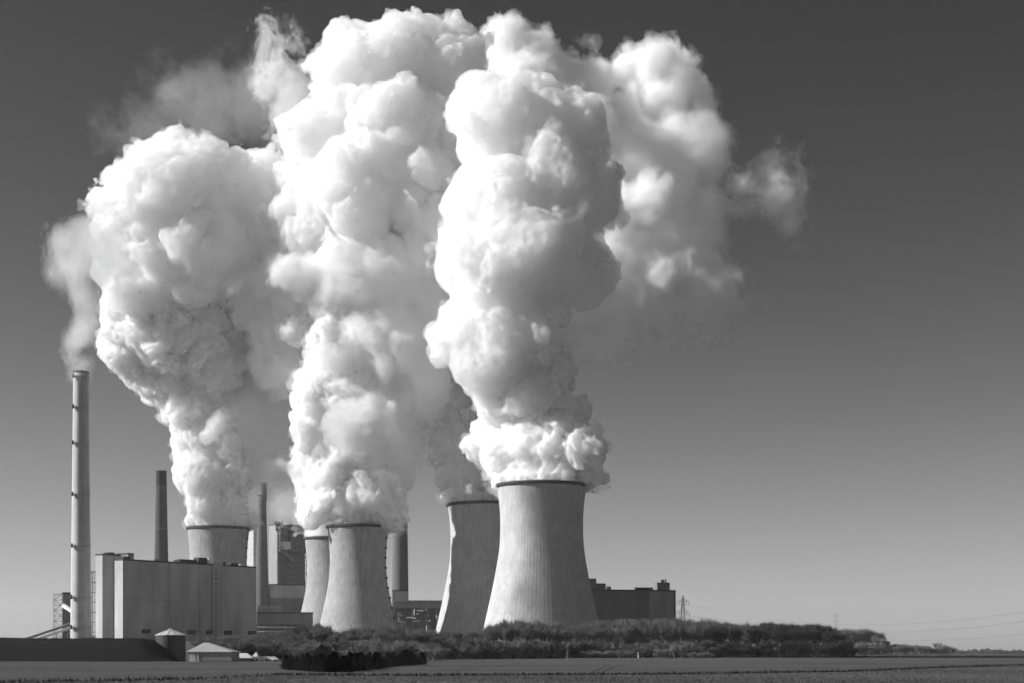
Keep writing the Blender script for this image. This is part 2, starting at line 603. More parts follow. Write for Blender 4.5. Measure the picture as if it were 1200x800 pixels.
def field_material(name, g, var, rows=0.0, pitch=0.7, ang=0.0, clod=0.0):
    m, t, out = material(name)
    N, K = t.nodes.new, t.links.new
    b = N('ShaderNodeBsdfPrincipled')
    b.inputs['Roughness'].default_value = 1.0
    b.inputs['Specular IOR Level'].default_value = 0.0
    tc = N('ShaderNodeTexCoord')
    vals = []
    for sc, a, det, st in ((0.02, var, 4, (1, 1.0, 1)), (0.35, var * 0.7, 6, (0.35, 1, 1)), (2.2, var * 0.9, 4, (0.6, 0.25, 1))):
        mp = N('ShaderNodeMapping'); mp.inputs['Scale'].default_value = st
        mp.inputs['Rotation'].default_value = (0, 0, ang)
        K(tc.outputs['Object'], mp.inputs[0])
        nz = N('ShaderNodeTexNoise'); nz.inputs['Scale'].default_value = sc; nz.inputs['Detail'].default_value = det
        K(mp.outputs[0], nz.inputs['Vector'])
        mr = N('ShaderNodeMapRange')
        mr.inputs['From Min'].default_value = 0.3; mr.inputs['From Max'].default_value = 0.7
        mr.inputs['To Min'].default_value = 1 - a; mr.inputs['To Max'].default_value = 1 + a
        K(nz.outputs[0], mr.inputs[0])
        vals.append(mr.outputs[0])
    if rows:
        mp = N('ShaderNodeMapping'); mp.inputs['Rotation'].default_value = (0, 0, ang)
        K(tc.outputs['Object'], mp.inputs[0])
        wv = N('ShaderNodeTexWave'); wv.inputs['Scale'].default_value = 1 / pitch; wv.inputs['Distortion'].default_value = 2.0
        K(mp.outputs[0], wv.inputs['Vector'])
        mr = N('ShaderNodeMapRange'); mr.inputs['To Min'].default_value = 1 - rows; mr.inputs['To Max'].default_value = 1 + rows
        K(wv.outputs['Fac'], mr.inputs[0])
        vals.append(mr.outputs[0])
    v = vals[0]
    for w_ in vals[1:]:
        q = N('ShaderNodeMath'); q.operation = 'MULTIPLY'
        K(v, q.inputs[0]); K(w_, q.inputs[1]); v = q.outputs[0]
    q = N('ShaderNodeMath'); q.operation = 'MULTIPLY'; q.inputs[1].default_value = g
    K(v, q.inputs[0])
    K(q.outputs[0], b.inputs['Base Color'])
    if clod:
        nz = N('ShaderNodeTexNoise'); nz.inputs['Scale'].default_value = 1.6; nz.inputs['Detail'].default_value = 6
        K(tc.outputs['Object'], nz.inputs['Vector'])
        bp = N('ShaderNodeBump'); bp.inputs['Strength'].default_value = clod; bp.inputs['Distance'].default_value = 0.3
        K(nz.outputs[0], bp.inputs['Height']); K(bp.outputs[0], b.inputs['Normal'])
    K(b.outputs[0], out.inputs['Surface'])
    return m


G_FIELD = field_material('winter_field', 0.085, 0.22, clod=0.3)
G_NEAR = field_material('stubble_field', 0.078, 0.35, 0.2, 0.9, R(80), clod=0.8)
G_TRACK = field_material('tyre_track', 0.05, 0.3)


def margin_y(x):
    """the field margin that crosses the picture, nearer on the left"""
    px_pts = ((-400, 800.5), (0, 799.5), (150, 797), (240, 795.5), (320, 790.5), (480, 791.3), (800, 790), (1000, 787), (1100, 783.5), (1200, 780.5), (1600, 776))
    pts = [((px - 600) / F_PX * (CAM_Z * F_PX / (py - HOR)), CAM_Z * F_PX / (py - HOR)) for px, py in px_pts]
    for (x0, y0), (x1, y1) in zip(pts, pts[1:]):
        if x <= x1:
            t = max(0.0, (x - x0) / (x1 - x0))
            return y0 + (y1 - y0) * t
    return pts[-1][1]


xs = axis(-9000, 9000, -420, 420, 12)
ys = axis(-300, 14000, 0, 1300, 12)
gr = tag(sheet('ground', xs, ys, G_FIELD), kind='structure')
nxs = [x * 3.0 for x in range(-60, 101)]
vs, fs = [], []
for x in nxs:
    ym = margin_y(x) - 0.6
    for k in range(25):
        y = 60 + (ym - 60) * k / 24
        vs.append((x, y, ground_z(x, y) + 0.006))
for i in range(len(nxs) - 1):
    for k in range(24):
        a = i * 25 + k
        fs.append((a, a + 25, a + 26, a + 1))
tag(mesh_from('near_field', vs, fs, G_NEAR, smooth=True), kind='structure')


def tufts(name, pts, h, w, mat, seed, kind='stuff', blades=5):
    rnd = random.Random(seed)
    vs, fs = [], []
    for x, y, z, s in pts:
        for _ in range(blades):
            a = rnd.uniform(0, 2 * math.pi)
            r = rnd.uniform(0, w)
            bx, by = x + r * math.cos(a), y + r * math.sin(a)
            t = rnd.uniform(0, 2 * math.pi)
            ww = rnd.uniform(0.3, 0.7) * w * 0.25
            hh = h * s * rnd.uniform(0.5, 1.2)
            lx, ly = rnd.uniform(-0.4, 0.4) * hh, rnd.uniform(-0.4, 0.4) * hh
            n = len(vs)
            vs += [(bx - ww * math.cos(t), by - ww * math.sin(t), z - 0.03), (bx + ww * math.cos(t), by + ww * math.sin(t), z - 0.03), (bx + lx, by + ly, z + hh)]
            fs.append((n, n + 1, n + 2))
    return tag(mesh_from(name, vs, fs, mat), kind=kind)


rnd = random.Random(3)
M_GRASS_DARK = surf('dark_dead_grass', 0.022, 0.5, 0.8)
M_GRASS = surf('dry_grass', 0.10, 0.5, 0.8)
pts = []
x = -130.0
while x < 230:
    y = margin_y(x)
    if rnd.random() < 0.93:
        pts.append((x, y + rnd.gauss(0, 0.45), ground_z(x, y), rnd.uniform(0.5, 1.2)))
    x += 0.11
tufts('margin_grass', pts, 0.42, 0.5, M_GRASS_DARK, 4)
pts = []
while len(pts) < 16000:
    x = rnd.uniform(-110, 190)
    ym = margin_y(x)
    y = rnd.uniform(105, ym)
    if abs(x) < y * 0.36:
        pts.append((x, y, ground_z(x, y), rnd.uniform(0.4, 1.1)))
tufts('crop_stubble', pts, 0.16, 0.3, M_GRASS, 5, blades=3)
# rough grass where the wood meets the field
pts = []
for px in range(300 * 3, 1200 * 3):
    p = px / 3.0
    Y = 640 + 90 * sm(500, 800, p) + 6 * math.sin(p * 0.3)
    q = at(p, 0, Y)
    for _ in range(2):
        pts.append((q.x + rnd.uniform(-0.4, 0.4), Y + rnd.gauss(0, 2.5), ground_z(q.x, Y), rnd.uniform(0.4, 1.1)))
tufts('wood_edge_grass', pts, 1.3, 1.1, M_GRASS_DARK, 6)
# pairs of wheel tracks in the middle field
for px0, py0, px1, py1, in ((688, 789.5, 716, 779.5), (701, 789.5, 727, 779.5), (520, 786, 610, 778), (800, 779, 990, 783.5)):
    a = at(px0, py0, CAM_Z * F_PX / (py0 - HOR)); b = at(px1, py1, CAM_Z * F_PX / (py1 - HOR))
    vs, fs = [], []
    for k in range(25):
        p = a.lerp(b, k / 24)
        u = Vector((-(b - a).y, (b - a).x, 0)).normalized() * 0.16
        for sgn in (-1, 1):
            q = p + u * sgn
            vs.append((q.x, q.y, ground_z(q.x, q.y) + 0.02))
    fs = [(2 * k, 2 * k + 1, 2 * k + 3, 2 * k + 2) for k in range(24)]
    tag(mesh_from('tyre_track', vs, fs, G_TRACK), kind='structure')

# dark embankment on the left
Y0 = 425.0
vs, fs = [], []
ex = [-320 + 2 * k for k in range(160)]
x_end_top, x_end_bot = at(166, 0, Y0).x, at(200, 0, Y0).x
ex = [x for x in ex if x < x_end_bot - 1] + [x_end_bot - 0.5, x_end_bot]
eh = 6.4
for i, x in enumerate(ex):
    t = 1 - sm(0, 1, (x - x_end_top) / (x_end_bot - x_end_top)) if x > x_end_top else 1.0
    t = 1 - min(1, max(0, (x - x_end_top) / (x_end_bot - x_end_top)))
    wob = 0.12 * math.sin(x * 0.21) + 0.1 * math.sin(x * 0.53 + 1) + 0.08 * math.sin(x * 1.9)
    hh = max(0.05, (eh + wob) * t)
    for dy, f_ in ((-1.0, 0), (0.6, 0.45), (2.2, 0.93), (3.4, 1.0), (16, 1.0), (24, 0.0)):
        vs.append((x, Y0 + dy + 0.15 * math.sin(x * 0.4 + dy), ground_z(x, Y0) - 0.05 + hh * f_))
for i in range(len(ex) - 1):
    for k in range(5):
        a = i * 6 + k
        fs.append((a, a + 6, a + 7, a + 1))
tag(mesh_from('embankment', vs, fs, M['coal_earth'], smooth=True), kind='structure')
pts = [(rnd.uniform(ex[0], x_end_top), Y0 - 1.2 + rnd.gauss(0, 0.6), 0, rnd.uniform(0.4, 1.2)) for _ in range(1500)]
pts += [(rnd.uniform(ex[0], x_end_top), Y0 + 3.2 + rnd.gauss(0, 0.3), eh - 0.1, rnd.uniform(0.2, 0.9) ** 2) for _ in range(1800)]
tufts('embankment_grass', pts, 0.6, 0.8, M_GRASS_DARK, 7)

# far rise behind the plant on the left
vs, fs = [], []
for i in range(60):
    x = -2600 + 45 * i
    hgt = 40 * (0.8 + 0.2 * math.sin(i * 0.35) + 0.06 * math.sin(i * 1.7)) * sm(0, 14, 59 - i)
    vs += [(x, 3000, -2), (x, 3150, hgt * 0.8), (x, 3300, hgt), (x, 3900, -2)]
for i in range(59):
    for k in range(3):
        a = i * 4 + k
        fs.append((a, a + 4, a + 5, a + 1))
tag(mesh_from('hill', vs, fs, surf('far_farmland', 0.10, 0.4, 0.01), smooth=True), kind='structure')


# ------------------------------------------------------------------ cooling towers
def spline(pts, n):
    out = []
    for i in range(n + 1):
        t = i / n * pts[-1][0]
        for j in range(len(pts) - 1):
            if t <= pts[j + 1][0] + 1e-9:
                p0 = pts[max(0, j - 1)]; p1 = pts[j]; p2 = pts[j + 1]; p3 = pts[min(len(pts) - 1, j + 2)]
                u = (t - p1[0]) / (p2[0] - p1[0])
                m1 = (p2[1] - p0[1]) / max(1e-6, p2[0] - p0[0]) * (p2[0] - p1[0])
                m2 = (p3[1] - p1[1]) / max(1e-6, p3[0] - p1[0]) * (p2[0] - p1[0])
                r = (2 * u**3 - 3 * u**2 + 1) * p1[1] + (u**3 - 2 * u**2 + u) * m1 + (-2 * u**3 + 3 * u**2) * p2[1] + (u**3 - u**2) * m2
                out.append((t, r))
                break
    return out


PROF_NEW = ((0, 53.0), (5, 52.0), (20, 50.0), (40, 48.6), (70, 49.3), (96, 53), (124, 58.5), (160, 66.5), (172, 69.2))
PROF_OLD = ((0, 36.0), (4, 35.4), (20, 33.7), (42, 32.8), (70, 35.0), (100, 41.2), (119, 45.6), (126, 47.2))


def cooling_tower(px, py_rim, Y, prof, lip_px, scale, mat, label, ladder_deg=None, columns=30, legs_to=None):
    k = Y / F_PX
    root_x = (px - 600) * k
    gz = ground_z(root_x, Y)
    zr = CAM_Z + (HOR - py_rim) * k
    root = empty('cooling_tower', (root_x, Y, gz))
    tag(root, label, 'cooling tower', 'cooling towers of the power station')
    ps = [(d * scale * k, r * scale * k) for d, r in spline(prof, 40)]
    ztop = zr - gz
    outer = [(r, ztop - d) for d, r in ps]
    inner = [(r - 0.45, z) for r, z in outer]
    MB().lathe(outer, 128).build('shell', mat, root, True)
    MB().lathe(inner[::-1], 96).build('inner_wall', M['inner'], root, True)
    r0 = outer[0][0]
    lw = lip_px * scale * k - 53 * 0 - r0
    lw = max(0.8, min(lw, 1.4))
    rim = MB().lathe([(r0 + 0.02, ztop - 2.0), (r0 + lw, ztop - 1.6), (r0 + lw, ztop + 0.05), (r0 - 0.5, ztop + 0.05), (r0 - 0.5, ztop - 0.8)], 128)
    rim.build('rim', M['lip'], root, False)
    rb, zb = outer[-1]
    MB().lathe([(rb + 0.03, zb + 1.6), (rb + 0.35, zb + 1.5), (rb + 0.45, zb - 0.05), (rb - 0.75, zb - 0.05), (rb - 0.75, zb + 1.4)], 128).build('ring_beam', mat, root)
    col = None
    for i in range(columns):
        for sg in (-1, 1):
            a0 = 2 * math.pi * (i + 0.5) / columns
            a1 = a0 + sg * math.pi / columns * 0.9
            if col is None or True:
                p0 = (math.cos(a1) * rb * 1.035, math.sin(a1) * rb * 1.035, 0.0)
                p1 = (math.cos(a0) * (rb - 0.15), math.sin(a0) * (rb - 0.15), zb + 0.1)
            if i == 0:
                o = MB().bar(p0, p1, 0.55, 0.5, 6).build('column', mat, root)
                if sg == -1: col_a = o
                else: col_b = o
            else:
                src = col_a if sg == -1 else col_b
                o = src.copy(); COL.objects.link(o); o.parent = root
                o.rotation_euler = (0, 0, 2 * math.pi * i / columns)
    MB().lathe([(rb * 1.06, 0.0), (rb * 1.06, 1.2), (rb * 1.03, 1.2), (rb * 1.03, 0.0)], 64).build('basin', mat, root)
    MB().lathe([(rb - 3, 0.05), (rb - 3, zb - 0.2)], 48).build('fill_pack', M['soot'], root)
    if ladder_deg is not None:
        a = R(ladder_deg)
        lad = MB()
        plat = []
        u = Vector((math.cos(a), math.sin(a), 0)); w_ = Vector((-math.sin(a), math.cos(a), 0))
        prev = None
        for j in range(0, len(outer)):
            r, z = outer[j]
            p = u * (r + 0.5) + Vector((0, 0, z))
            if prev is not None:
                for sg in (-0.35, 0.35):
                    lad.bar(prev + w_ * sg, p + w_ * sg, 0.09)
                lad.bar(p - w_ * 0.4, p + w_ * 0.4, 0.06)
            prev = p
        lo_ = lad.build('ladder', M['steel_dark'], root)
        step = 7.0
        z = ztop - 2
        while z > zb + 6:
            r = np.interp(-z, [-zz for _, zz in outer], [rr for rr, _ in outer])
            pm = MB()
            c = u * (r + 1.0)
            for s0, s1, z0, z1 in ((-1.0, 1.0, -0.12, 0.12), (-1.0, -0.92, 0.12, 1.2), (0.92, 1.0, 0.12, 1.2)):
                q = []
                for zz in (z0, z1):
                    for rr, ss in ((-1.0, s0), (0.1, s0), (0.1, s1), (-1.0, s1)):
                        p = c + u * rr + w_ * ss
                        q.append((p.x, p.y, z + zz))
                pm.add(q, [(3, 2, 1, 0), (4, 5, 6, 7), (0, 1, 5, 4), (1, 2, 6, 5), (2, 3, 7, 6), (3, 0, 4, 7)])
            c2 = u * (r + 1.05)
            p0, p1 = c2 - w_ * 1.0, c2 + w_ * 1.0
            pm.bar((p0.x, p0.y, z + 1.1), (p1.x, p1.y, z + 1.1), 0.08)
            pm.build('landing', M['steel_dark'], lo_)
            z -= step
    return root


cooling_tower(634.8, 568, 990, PROF_NEW, 54.5, 1.0, M['tower_new'], 'tallest pale concrete cooling tower, nearest, with fine upright ribs and sunlit left half', 20)
cooling_tower(571, 590.5, 1121, PROF_NEW, 54.5, 0.885, M['tower_new'], 'shaded cooling tower standing half hidden behind the tallest one', 100)
cooling_tower(419.5, 616, 1078, PROF_OLD, 36.9, 1.0, M['tower_old'], 'squat weathered cooling tower in front of a slimmer twin, between the chimneys', -12)
cooling_tower(389.5, 630, 1265, PROF_OLD, 36.9, 0.90, M['tower_old'], 'slim cooling tower peeping out behind the left edge of a squat weathered one', 178)
cooling_tower(256, 618, 1170, PROF_OLD, 36.9, 1.0, M['tower_old'], 'cooling tower showing only its top above the flat roof of the grey boiler hall', -8)


# ------------------------------------------------------------------ chimneys
def chimney(px, Y, py_top, r_top_px, py_base, r_base_px, mat, label, rings=(), knob=None, band=None, flue=None, rod=None):
    k = Y / F_PX
    x = (px - 600) * k
    gz = ground_z(x, Y)
    root = empty('chimney', (x, Y, gz))
    tag(root, label, 'chimney', 'chimneys of the power station')
    Z = lambda py: CAM_Z + (HOR - py) * k - gz
    rt, rb = r_top_px * k, r_base_px * k
    zt, zb = Z(py_top), Z(py_base)
    rad = lambda z: rb + (rt - rb) * (z - zb) / (zt - zb)
    zs = [0.0] + [zt * i / 24 for i in range(1, 25)]
    MB().lathe([(rad(z), z) for z in zs] + [(rt - 0.5, zt), (rt - 0.5, zt - 6)], 48).build('shaft', mat, root, False)
    for p in root.children:
        p.data.polygons.foreach_set('use_smooth', [True] * len(p.data.polygons))
    MB().lathe([(rt + 0.02, zt - 0.9), (rt + 0.35, zt - 0.8), (rt + 0.35, zt + 0.06), (rt - 0.6, zt + 0.06)], 48).build('cap', M['lip'], root)
    for py in rings:
        z = Z(py)
        r = rad(z)
        pl = MB().lathe([(r - 0.05, z - 0.2), (r + 0.5, z - 0.15), (r + 0.5, z + 0.15), (r - 0.05, z + 0.15)], 40)
        for i in range(20):
            a = 2 * math.pi * i / 20
            pl.bar(((r + 0.45) * math.cos(a), (r + 0.45) * math.sin(a), z + 0.1), ((r + 0.45) * math.cos(a), (r + 0.45) * math.sin(a), z + 1.1), 0.03)
        pl.lathe([(r + 0.42, z + 1.05), (r + 0.48, z + 1.05), (r + 0.48, z + 1.12), (r + 0.42, z + 1.12)], 40)
        pf = pl.build('platform', M['steel_grey'], root)
        if knob is not None:
            for a in knob:
                c = Vector((math.cos(R(a)), math.sin(R(a)), 0)) * (r + 1.1)
                nb = MB()
                nb.box(c.x - 0.5, c.x + 0.5, c.y - 0.5, c.y + 0.5, z - 0.9, z + 0.9)
                nb.lathe([(0.45, z + 0.9), (0.4, z + 1.6), (0.1, z + 1.8)], 10, False, True, (c.x, c.y))
                nb.build('obstruction_lamp', M['lamp_red'], pf)
    if band:
        for b0, b1, bm in band:
            z0, z1 = Z(b1), Z(b0)
            MB().lathe([(rad(z0) + 0.04, z0), (rad(z1) + 0.04, z1)], 48).build('painted_band', bm, root, True)
    if flue:
        dx, r_px, py = flue
        fz = Z(py)
        fl = MB().lathe([(r_px * k, zt - 5), (r_px * k, fz), (r_px * k - 0.3, fz), (r_px * k - 0.3, fz - 3)], 24, c=(dx * k, 0)).build('flue', M['soot'], root, True)
        cl = MB()
        for i, (zz, dd) in enumerate(((0.85, -1.0), (0.6, -1.05), (0.4, -0.9))):
            z = zt + (fz - zt) * zz
            cl.box(dx * k + dd * r_px * k - 1.0, dx * k + dd * r_px * k + 0.6, -1, 1, z - 1.1, z + 0.6)
        cl.build('flue_bracket', M['steel_dark'], fl)
    if rod:
        MB().bar((rod[0] * k, 0, zt - 1), (rod[0] * k, 0, Z(rod[1])), 0.25, 0.12, 6).build('lightning_rod', M['steel_dark'], root)
    return root


chimney(94.8, 930, 435.5, 8.6, 748, 12.0, M['chimney_pale'], 'tallest pale chimney, ringed by lamp platforms, trailing thin smoke', rings=(442, 478, 520, 580, 640, 700, 735), knob=(-125,))
chimney(189, 1300, 551.5, 5.9, 657, 8.0, M['chimney_dark'], 'dark grey chimney with a black top band rising behind the boiler hall roof', rings=(619.5,), band=((551.8, 568.5, M['soot']),))
chimney(307, 1330, 580, 4.6, 706, 8.2, M['chimney_grey'], 'grey chimney with a short sooty flue on top, left of the tall boiler house', rings=(630,), flue=(2.9, 2.7, 565))
chimney(469, 1390, 615.5, 8.6, 705, 9.8, M['chimney_grey'], 'stout chimney with a sooty flue and rod, right of the squat cooling tower', flue=(4.6, 3.7, 597), rod=(6.6, 573))


# ------------------------------------------------------------------ buildings: blocks turned to the plant grid
TH = R(52)


def block_geom(pxC, pxL, pxR, Y, th=TH):
    k = Y / F_PX
    C = Vector(((pxC - 600) * k, Y, 0))
    def hit(px, d):
        t = (px - 600) / F_PX
        return (t * C.y - C.x) / (d[0] - t * d[1])
    dR = (math.cos(th), math.sin(th)); dL = (-math.sin(th), math.cos(th))
    return C, hit(pxR, dR), hit(pxL, dL)


def block_root(name, pxC, Y, label, cat='building', th=TH):
    k = Y / F_PX
    x = (pxC - 600) * k
    gz = ground_z(x, Y)
    o = empty(name, (x, Y, gz), th)
    tag(o, label, cat)
    return o, gz, lambda py, Yq=Y: CAM_Z + (HOR - py) * Yq / F_PX - gz


# local axes of a block: +x along the shaded front (to the right and away), +y along the sunlit side (to the left and away)
def plain_block(root, wl, wd, z0, z1, mat, roof=None, name='wall', parapet=0.9, x0=0.0, y0=0.0):
    m = MB().box(x0, x0 + wl, y0, y0 + wd, z0, z1)
    w_ = m.build(name, mat, root)
    r = MB()
    r.box(x0 - 0.12, x0 + wl + 0.12, y0 - 0.12, y0 + 0.35, z1 + 0.003, z1 + parapet)
    r.box(x0 - 0.12, x0 + wl + 0.12, y0 + wd - 0.35, y0 + wd + 0.12, z1 + 0.003, z1 + parapet)
    r.box(x0 - 0.12, x0 + 0.35, y0 + 0.352, y0 + wd - 0.352, z1 + 0.003, z1 + parapet)
    r.box(x0 + wl - 0.35, x0 + wl + 0.12, y0 + 0.352, y0 + wd - 0.352, z1 + 0.003, z1 + parapet)
    r.box(x0 + 0.36, x0 + wl - 0.36, y0 + 0.36, y0 + wd - 0.36, z1 + 0.003, z1 + 0.15)
    r.build('roof', roof or M['roof_dark'], root)
    return w_


def roof_units(root, spots, z):
    for x, y, w_, d, h, mt in spots:
        m = MB()
        m.box(x, x + w_, y, y + d, z + 0.16, z + h)
        m.box(x - 0.15, x + w_ + 0.15, y - 0.15, y + d + 0.15, z + h + 0.002, z + h + 0.25)
        m.build('roof_unit', M[mt], root)


# the long boiler hall
root, gz, Z = block_root('boiler_hall', 144, 900, 'long windowless grey hall with a sunlit end and a stair tower strip')
C, LR, LL = block_geom(144, 134.3, 300.5, 900)
zt = Z(656)
plain_block(root, LR, LL, 0, zt, M['clad_hall'])
roof_units(root, [(2, 2, 5, 4, 2.2, 'steel_dark'), (24, 1.2, 3, 3, 1.6, 'steel_grey'), (41, 1.5, 2.5, 2.5, 2.0, 'steel_white'), (47, 4, 12, 4, 2.8, 'steel_dark'), (60, 3, 8, 5, 4.4, 'steel_dark'), (66, 1.0, 1.4, 1.4, 4.2, 'steel_white'), (86, 3, 8, 4, 2.2, 'steel_dark'), (92, 1.2, 1.6, 1.6, 1.9, 'steel_white'), (78, 2, 3, 3, 2.6, 'steel_dark')], zt)
sx = LR * 0.645
st = MB().box(sx, sx + 8.5, -0.7, -0.003, 0, zt + 1.6).build('stair_tower', M['clad_mid'], root)
for i in range(18):
    z = zt - 3.5 - i * 2.7
    MB().box(sx + 2.2, sx + 3.6, -0.76, -0.70 - 0.003, z, z + 1.2).build('window', M['glass_dark'], st)
for fx in (0.13, 0.46, 0.60, 0.74, 0.93):
    dm = MB().box(LR * fx, LR * fx + 6.5, -0.25, -0.004, Z(741.5), Z(736.5))
    for j in range(5):
        dm.box(LR * fx + 0.2, LR * fx + 6.3, -0.34, -0.252, Z(741.5) + 0.2 + j * 0.42, Z(741.5) + 0.36 + j * 0.42)
    dm.build('louvre', M['steel_dark'], root)
for fx in (0.33, 0.555):
    MB().bar((LR * fx, -0.15, 0), (LR * fx, -0.15, zt), 0.14, None, 6).build('downpipe', M['steel_grey'], root)
MB().box(0.02, LR * 0.64, -0.06, -0.004, zt * 0.52, zt * 0.52 + 0.5).build('cladding_seam', M['clad_mid'], root)

# its taller neighbour to the left
root, gz, Z = block_root('stair_block', 120, 945, 'tall narrow grey block with one white sunlit side, beside the tallest chimney')
C, LR, LL = block_geom(120, 112, 141, 945)
zt = Z(650)
plain_block(root, LR, LL, 0, zt, M['clad_hall'])
roof_units(root, [(5, 1, 5, 4, 1.8, 'steel_dark'), (12, 2, 4, 4, 1.5, 'steel_grey')], zt)
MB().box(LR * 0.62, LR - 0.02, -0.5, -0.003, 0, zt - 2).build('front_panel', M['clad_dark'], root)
# dark service roof behind both
root, gz, Z = block_root('roof_plant_block', 150, 985, 'dark plant room showing along the hall roof behind the white-sided block')
C, LR, LL = block_geom(150, 124, 157, 985)
plain_block(root, LR, 14, 0, Z(649), M['clad_dark'])

# lattice tower, dark bunker and conveyor at the far left
root, gz, Z = block_root('bunker', 73.5, 1000, 'black bunker tower half hidden behind the tallest chimney', 'bunker', R(20))
plain_block(root, 9.5, 8, 0, Z(695), M['clad_dark'])
root, gz, Z = block_root('scaffold_tower', 62.5, 990, 'pale open steel stair frame left of the black bunker', 'stair tower', R(5))
m = MB()
hh = Z(696)
for i, (x, y) in enumerate(((0, 0), (5.4, 0), (5.4, 5), (0, 5))):
    m.bar((x, y, 0), (x, y, hh), 0.16)
m.build('frame', M['steel_grey'], root)
nl = 9
for i in range(nl + 1):
    z = hh * i / nl
    m = MB().box(-0.2, 5.6, -0.2, 5.2, z - 0.1, z + 0.1)
    m.bar((-0.1, -0.1, z + 1.1), (5.5, -0.1, z + 1.1), 0.06)
    o = m.build('deck', M['steel_grey'], root)
    if i < nl:
        a = (0.4, 0.5 + 0.2, z); b = (5.0, 0.7, z + hh / nl)
        if i % 2: a, b = (5.0, 0.7, z), (0.4, 0.7, z + hh / nl)
        MB().bar(a, b, 0.28).build('flight', M['steel_white'], root)
root = empty('conveyor', at(18, 757, 960))
tag(root, 'sloping white conveyor bridge climbing to the foot of the tallest chimney', 'conveyor')
a = Vector((0, 0, 0)); b = at(86, 734, 985) - at(18, 757, 960)
for off, mt in ((0.0, 'steel_white'), (2.6, 'steel_grey')):
    m = MB()
    m.bar(a + Vector((0, 0, off)), b + Vector((0, 0, off)), 1.0)
    m.build('gallery', M[mt], root)
m = MB()
for i in range(14):
    t0_, t1_ = i / 14, (i + 1) / 14
    m.bar(a.lerp(b, t0_) + Vector((0, -1, 0.7)), a.lerp(b, t1_) + Vector((0, -1, 2.2)), 0.12)
m.build('truss', M['steel_grey'], root)
for i in range(5):
    p = a.lerp(b, (i + 0.5) / 5)
    q = root.location + p
    MB().bar(p, (p.x, p.y, ground_z(q.x, q.y) - root.location.z), 0.3).build('trestle', M['steel_grey'], root)
root = empty('conveyor', at(74, 709, 985))
tag(root, 'short steep white conveyor leaning on the black bunker', 'conveyor')
b = at(88, 718, 975) - at(74, 709, 985)
MB().bar((0, 0, 0), b, 1.3).build('gallery', M['steel_white'], root)
MB().bar((0, 0, 1.7), b + Vector((0, 0, 1.7)), 0.25).build('handrail', M['steel_grey'], root)
MB().bar((0, 0, -1), (0, 0, ground_z(-285, 985) - root.location.z), 0.4).build('trestle', M['steel_dark'], root)

# ladder mast between the tallest chimney and the white-sided block
root = empty('ladder_mast', (at(109.5, 0, 960).x, 960, ground_z(at(109.5, 0, 960).x, 960)))
tag(root, 'thin dark lattice mast squeezed between the tallest chimney and the white-sided block', 'mast')
zt = at(0, 668, 960).z - root.location.z
m = MB()
for s0 in (-1, 1):
    m.bar((s0, 0, 0), (s0, 0, zt), 0.14)
    m.bar((s0, 1.6, 0), (s0, 1.6, zt), 0.14)
for i in range(24):
    z = zt * i / 24
    sg = 1 if i % 2 else -1
    m.bar((-sg, 0, z), (sg, 0, z + zt / 24), 0.1)
m.build('lattice', M['steel_dark'], root)
for i in range(7):
    z = zt * (i + 1) / 7.2
    MB().box(-1.5, 1.5, -0.8, 2, z - 0.15, z + 0.15).build('landing', M['steel_dark'], root)

# tall boiler house
root, gz, Z = block_root('boiler_house', 323, 1400, 'tall dark boiler house with a sunlit flank and an open crane gallery')
C, LR, LL = block_geom(323, 315.3, 357, 1400)
zt = Z(615)
plain_block(root, LR, LL, 0, zt, M['clad_mid'])
roof_units(root, [(5, 2, 6, 5, 3.4, 'steel_dark'), (9, 2, 2, 2, 5.5, 'steel_grey'), (20, 2, 12, 6, 2.0, 'steel_dark')], zt)
L = LR
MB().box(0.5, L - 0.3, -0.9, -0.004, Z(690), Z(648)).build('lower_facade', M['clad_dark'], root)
MB().box(L * 0.42, L - 0.2, -3.5, -0.004, Z(646), Z(620)).build('gallery_box', M['clad_dark'], root)
m = MB()
for py in (618, 626, 632, 640, 645):
    m.box(L * 0.02, L * 0.5, -4.6, -0.01, Z(py) - 0.3, Z(py) + 0.3)
for fx in (0.04, 0.18, 0.3, 0.42):
    m.bar((L * fx, -4.3, Z(646)), (L * fx, -4.3, Z(618)), 0.35)
m.build('gallery_deck', M['steel_grey'], root)
MB().box(L * 0.12, L * 0.36, -6, -0.8, Z(643), Z(634)).build('hoist_cabin', M['steel_white'], root)
MB().bar((L * 0.10, -3, Z(645)), (L * 0.52, -3, Z(656)), 2.2).build('coal_chute', M['steel_grey'], root)
MB().box(L * 0.0, L * 0.06, -2.2, -0.01, Z(700), Z(622)).build('riser_duct', M['steel_grey'], root)
for fx in (0.55, 0.72, 0.88):
    MB().box(L * fx, L * fx + 3, -3.6, -3.502, Z(642), Z(638)).build('window', M['glass_dark'], root)
for j in range(5):
    MB().box(L * 0.34, L * 0.92, -1.1, -0.902, Z(654 + 7 * j) - 0.25, Z(654 + 7 * j) + 0.25).build('girt', M['steel_grey'], root)

root, gz, Z = block_root('bunker_bay', 316.5, 1330, 'low pale grey annex at the foot of the tall boiler house', th=R(20))
C, LR, LL = block_geom(316.5, 315.5, 360, 1330, R(20))
plain_block(root, LR, 14, 0, Z(685), M['clad_hall'])
MB().box(0.5, LR - 0.2, -0.4, -0.004, 0, Z(700)).build('lower_wall', M['clad_dark'], root)
root, gz, Z = block_root('pale_tower_block', 297, 1440, 'pale slab tower standing behind the grey chimney with the short flue')
C, LR, LL = block_geom(297, 289, 303, 1440)
plain_block(root, LR, LL, 0, Z(616), M['clad_pale'])
MB().box(0.4, LR - 0.4, -0.5, -0.004, Z(690), Z(622)).build('front_panel', M['clad_hall'], root)

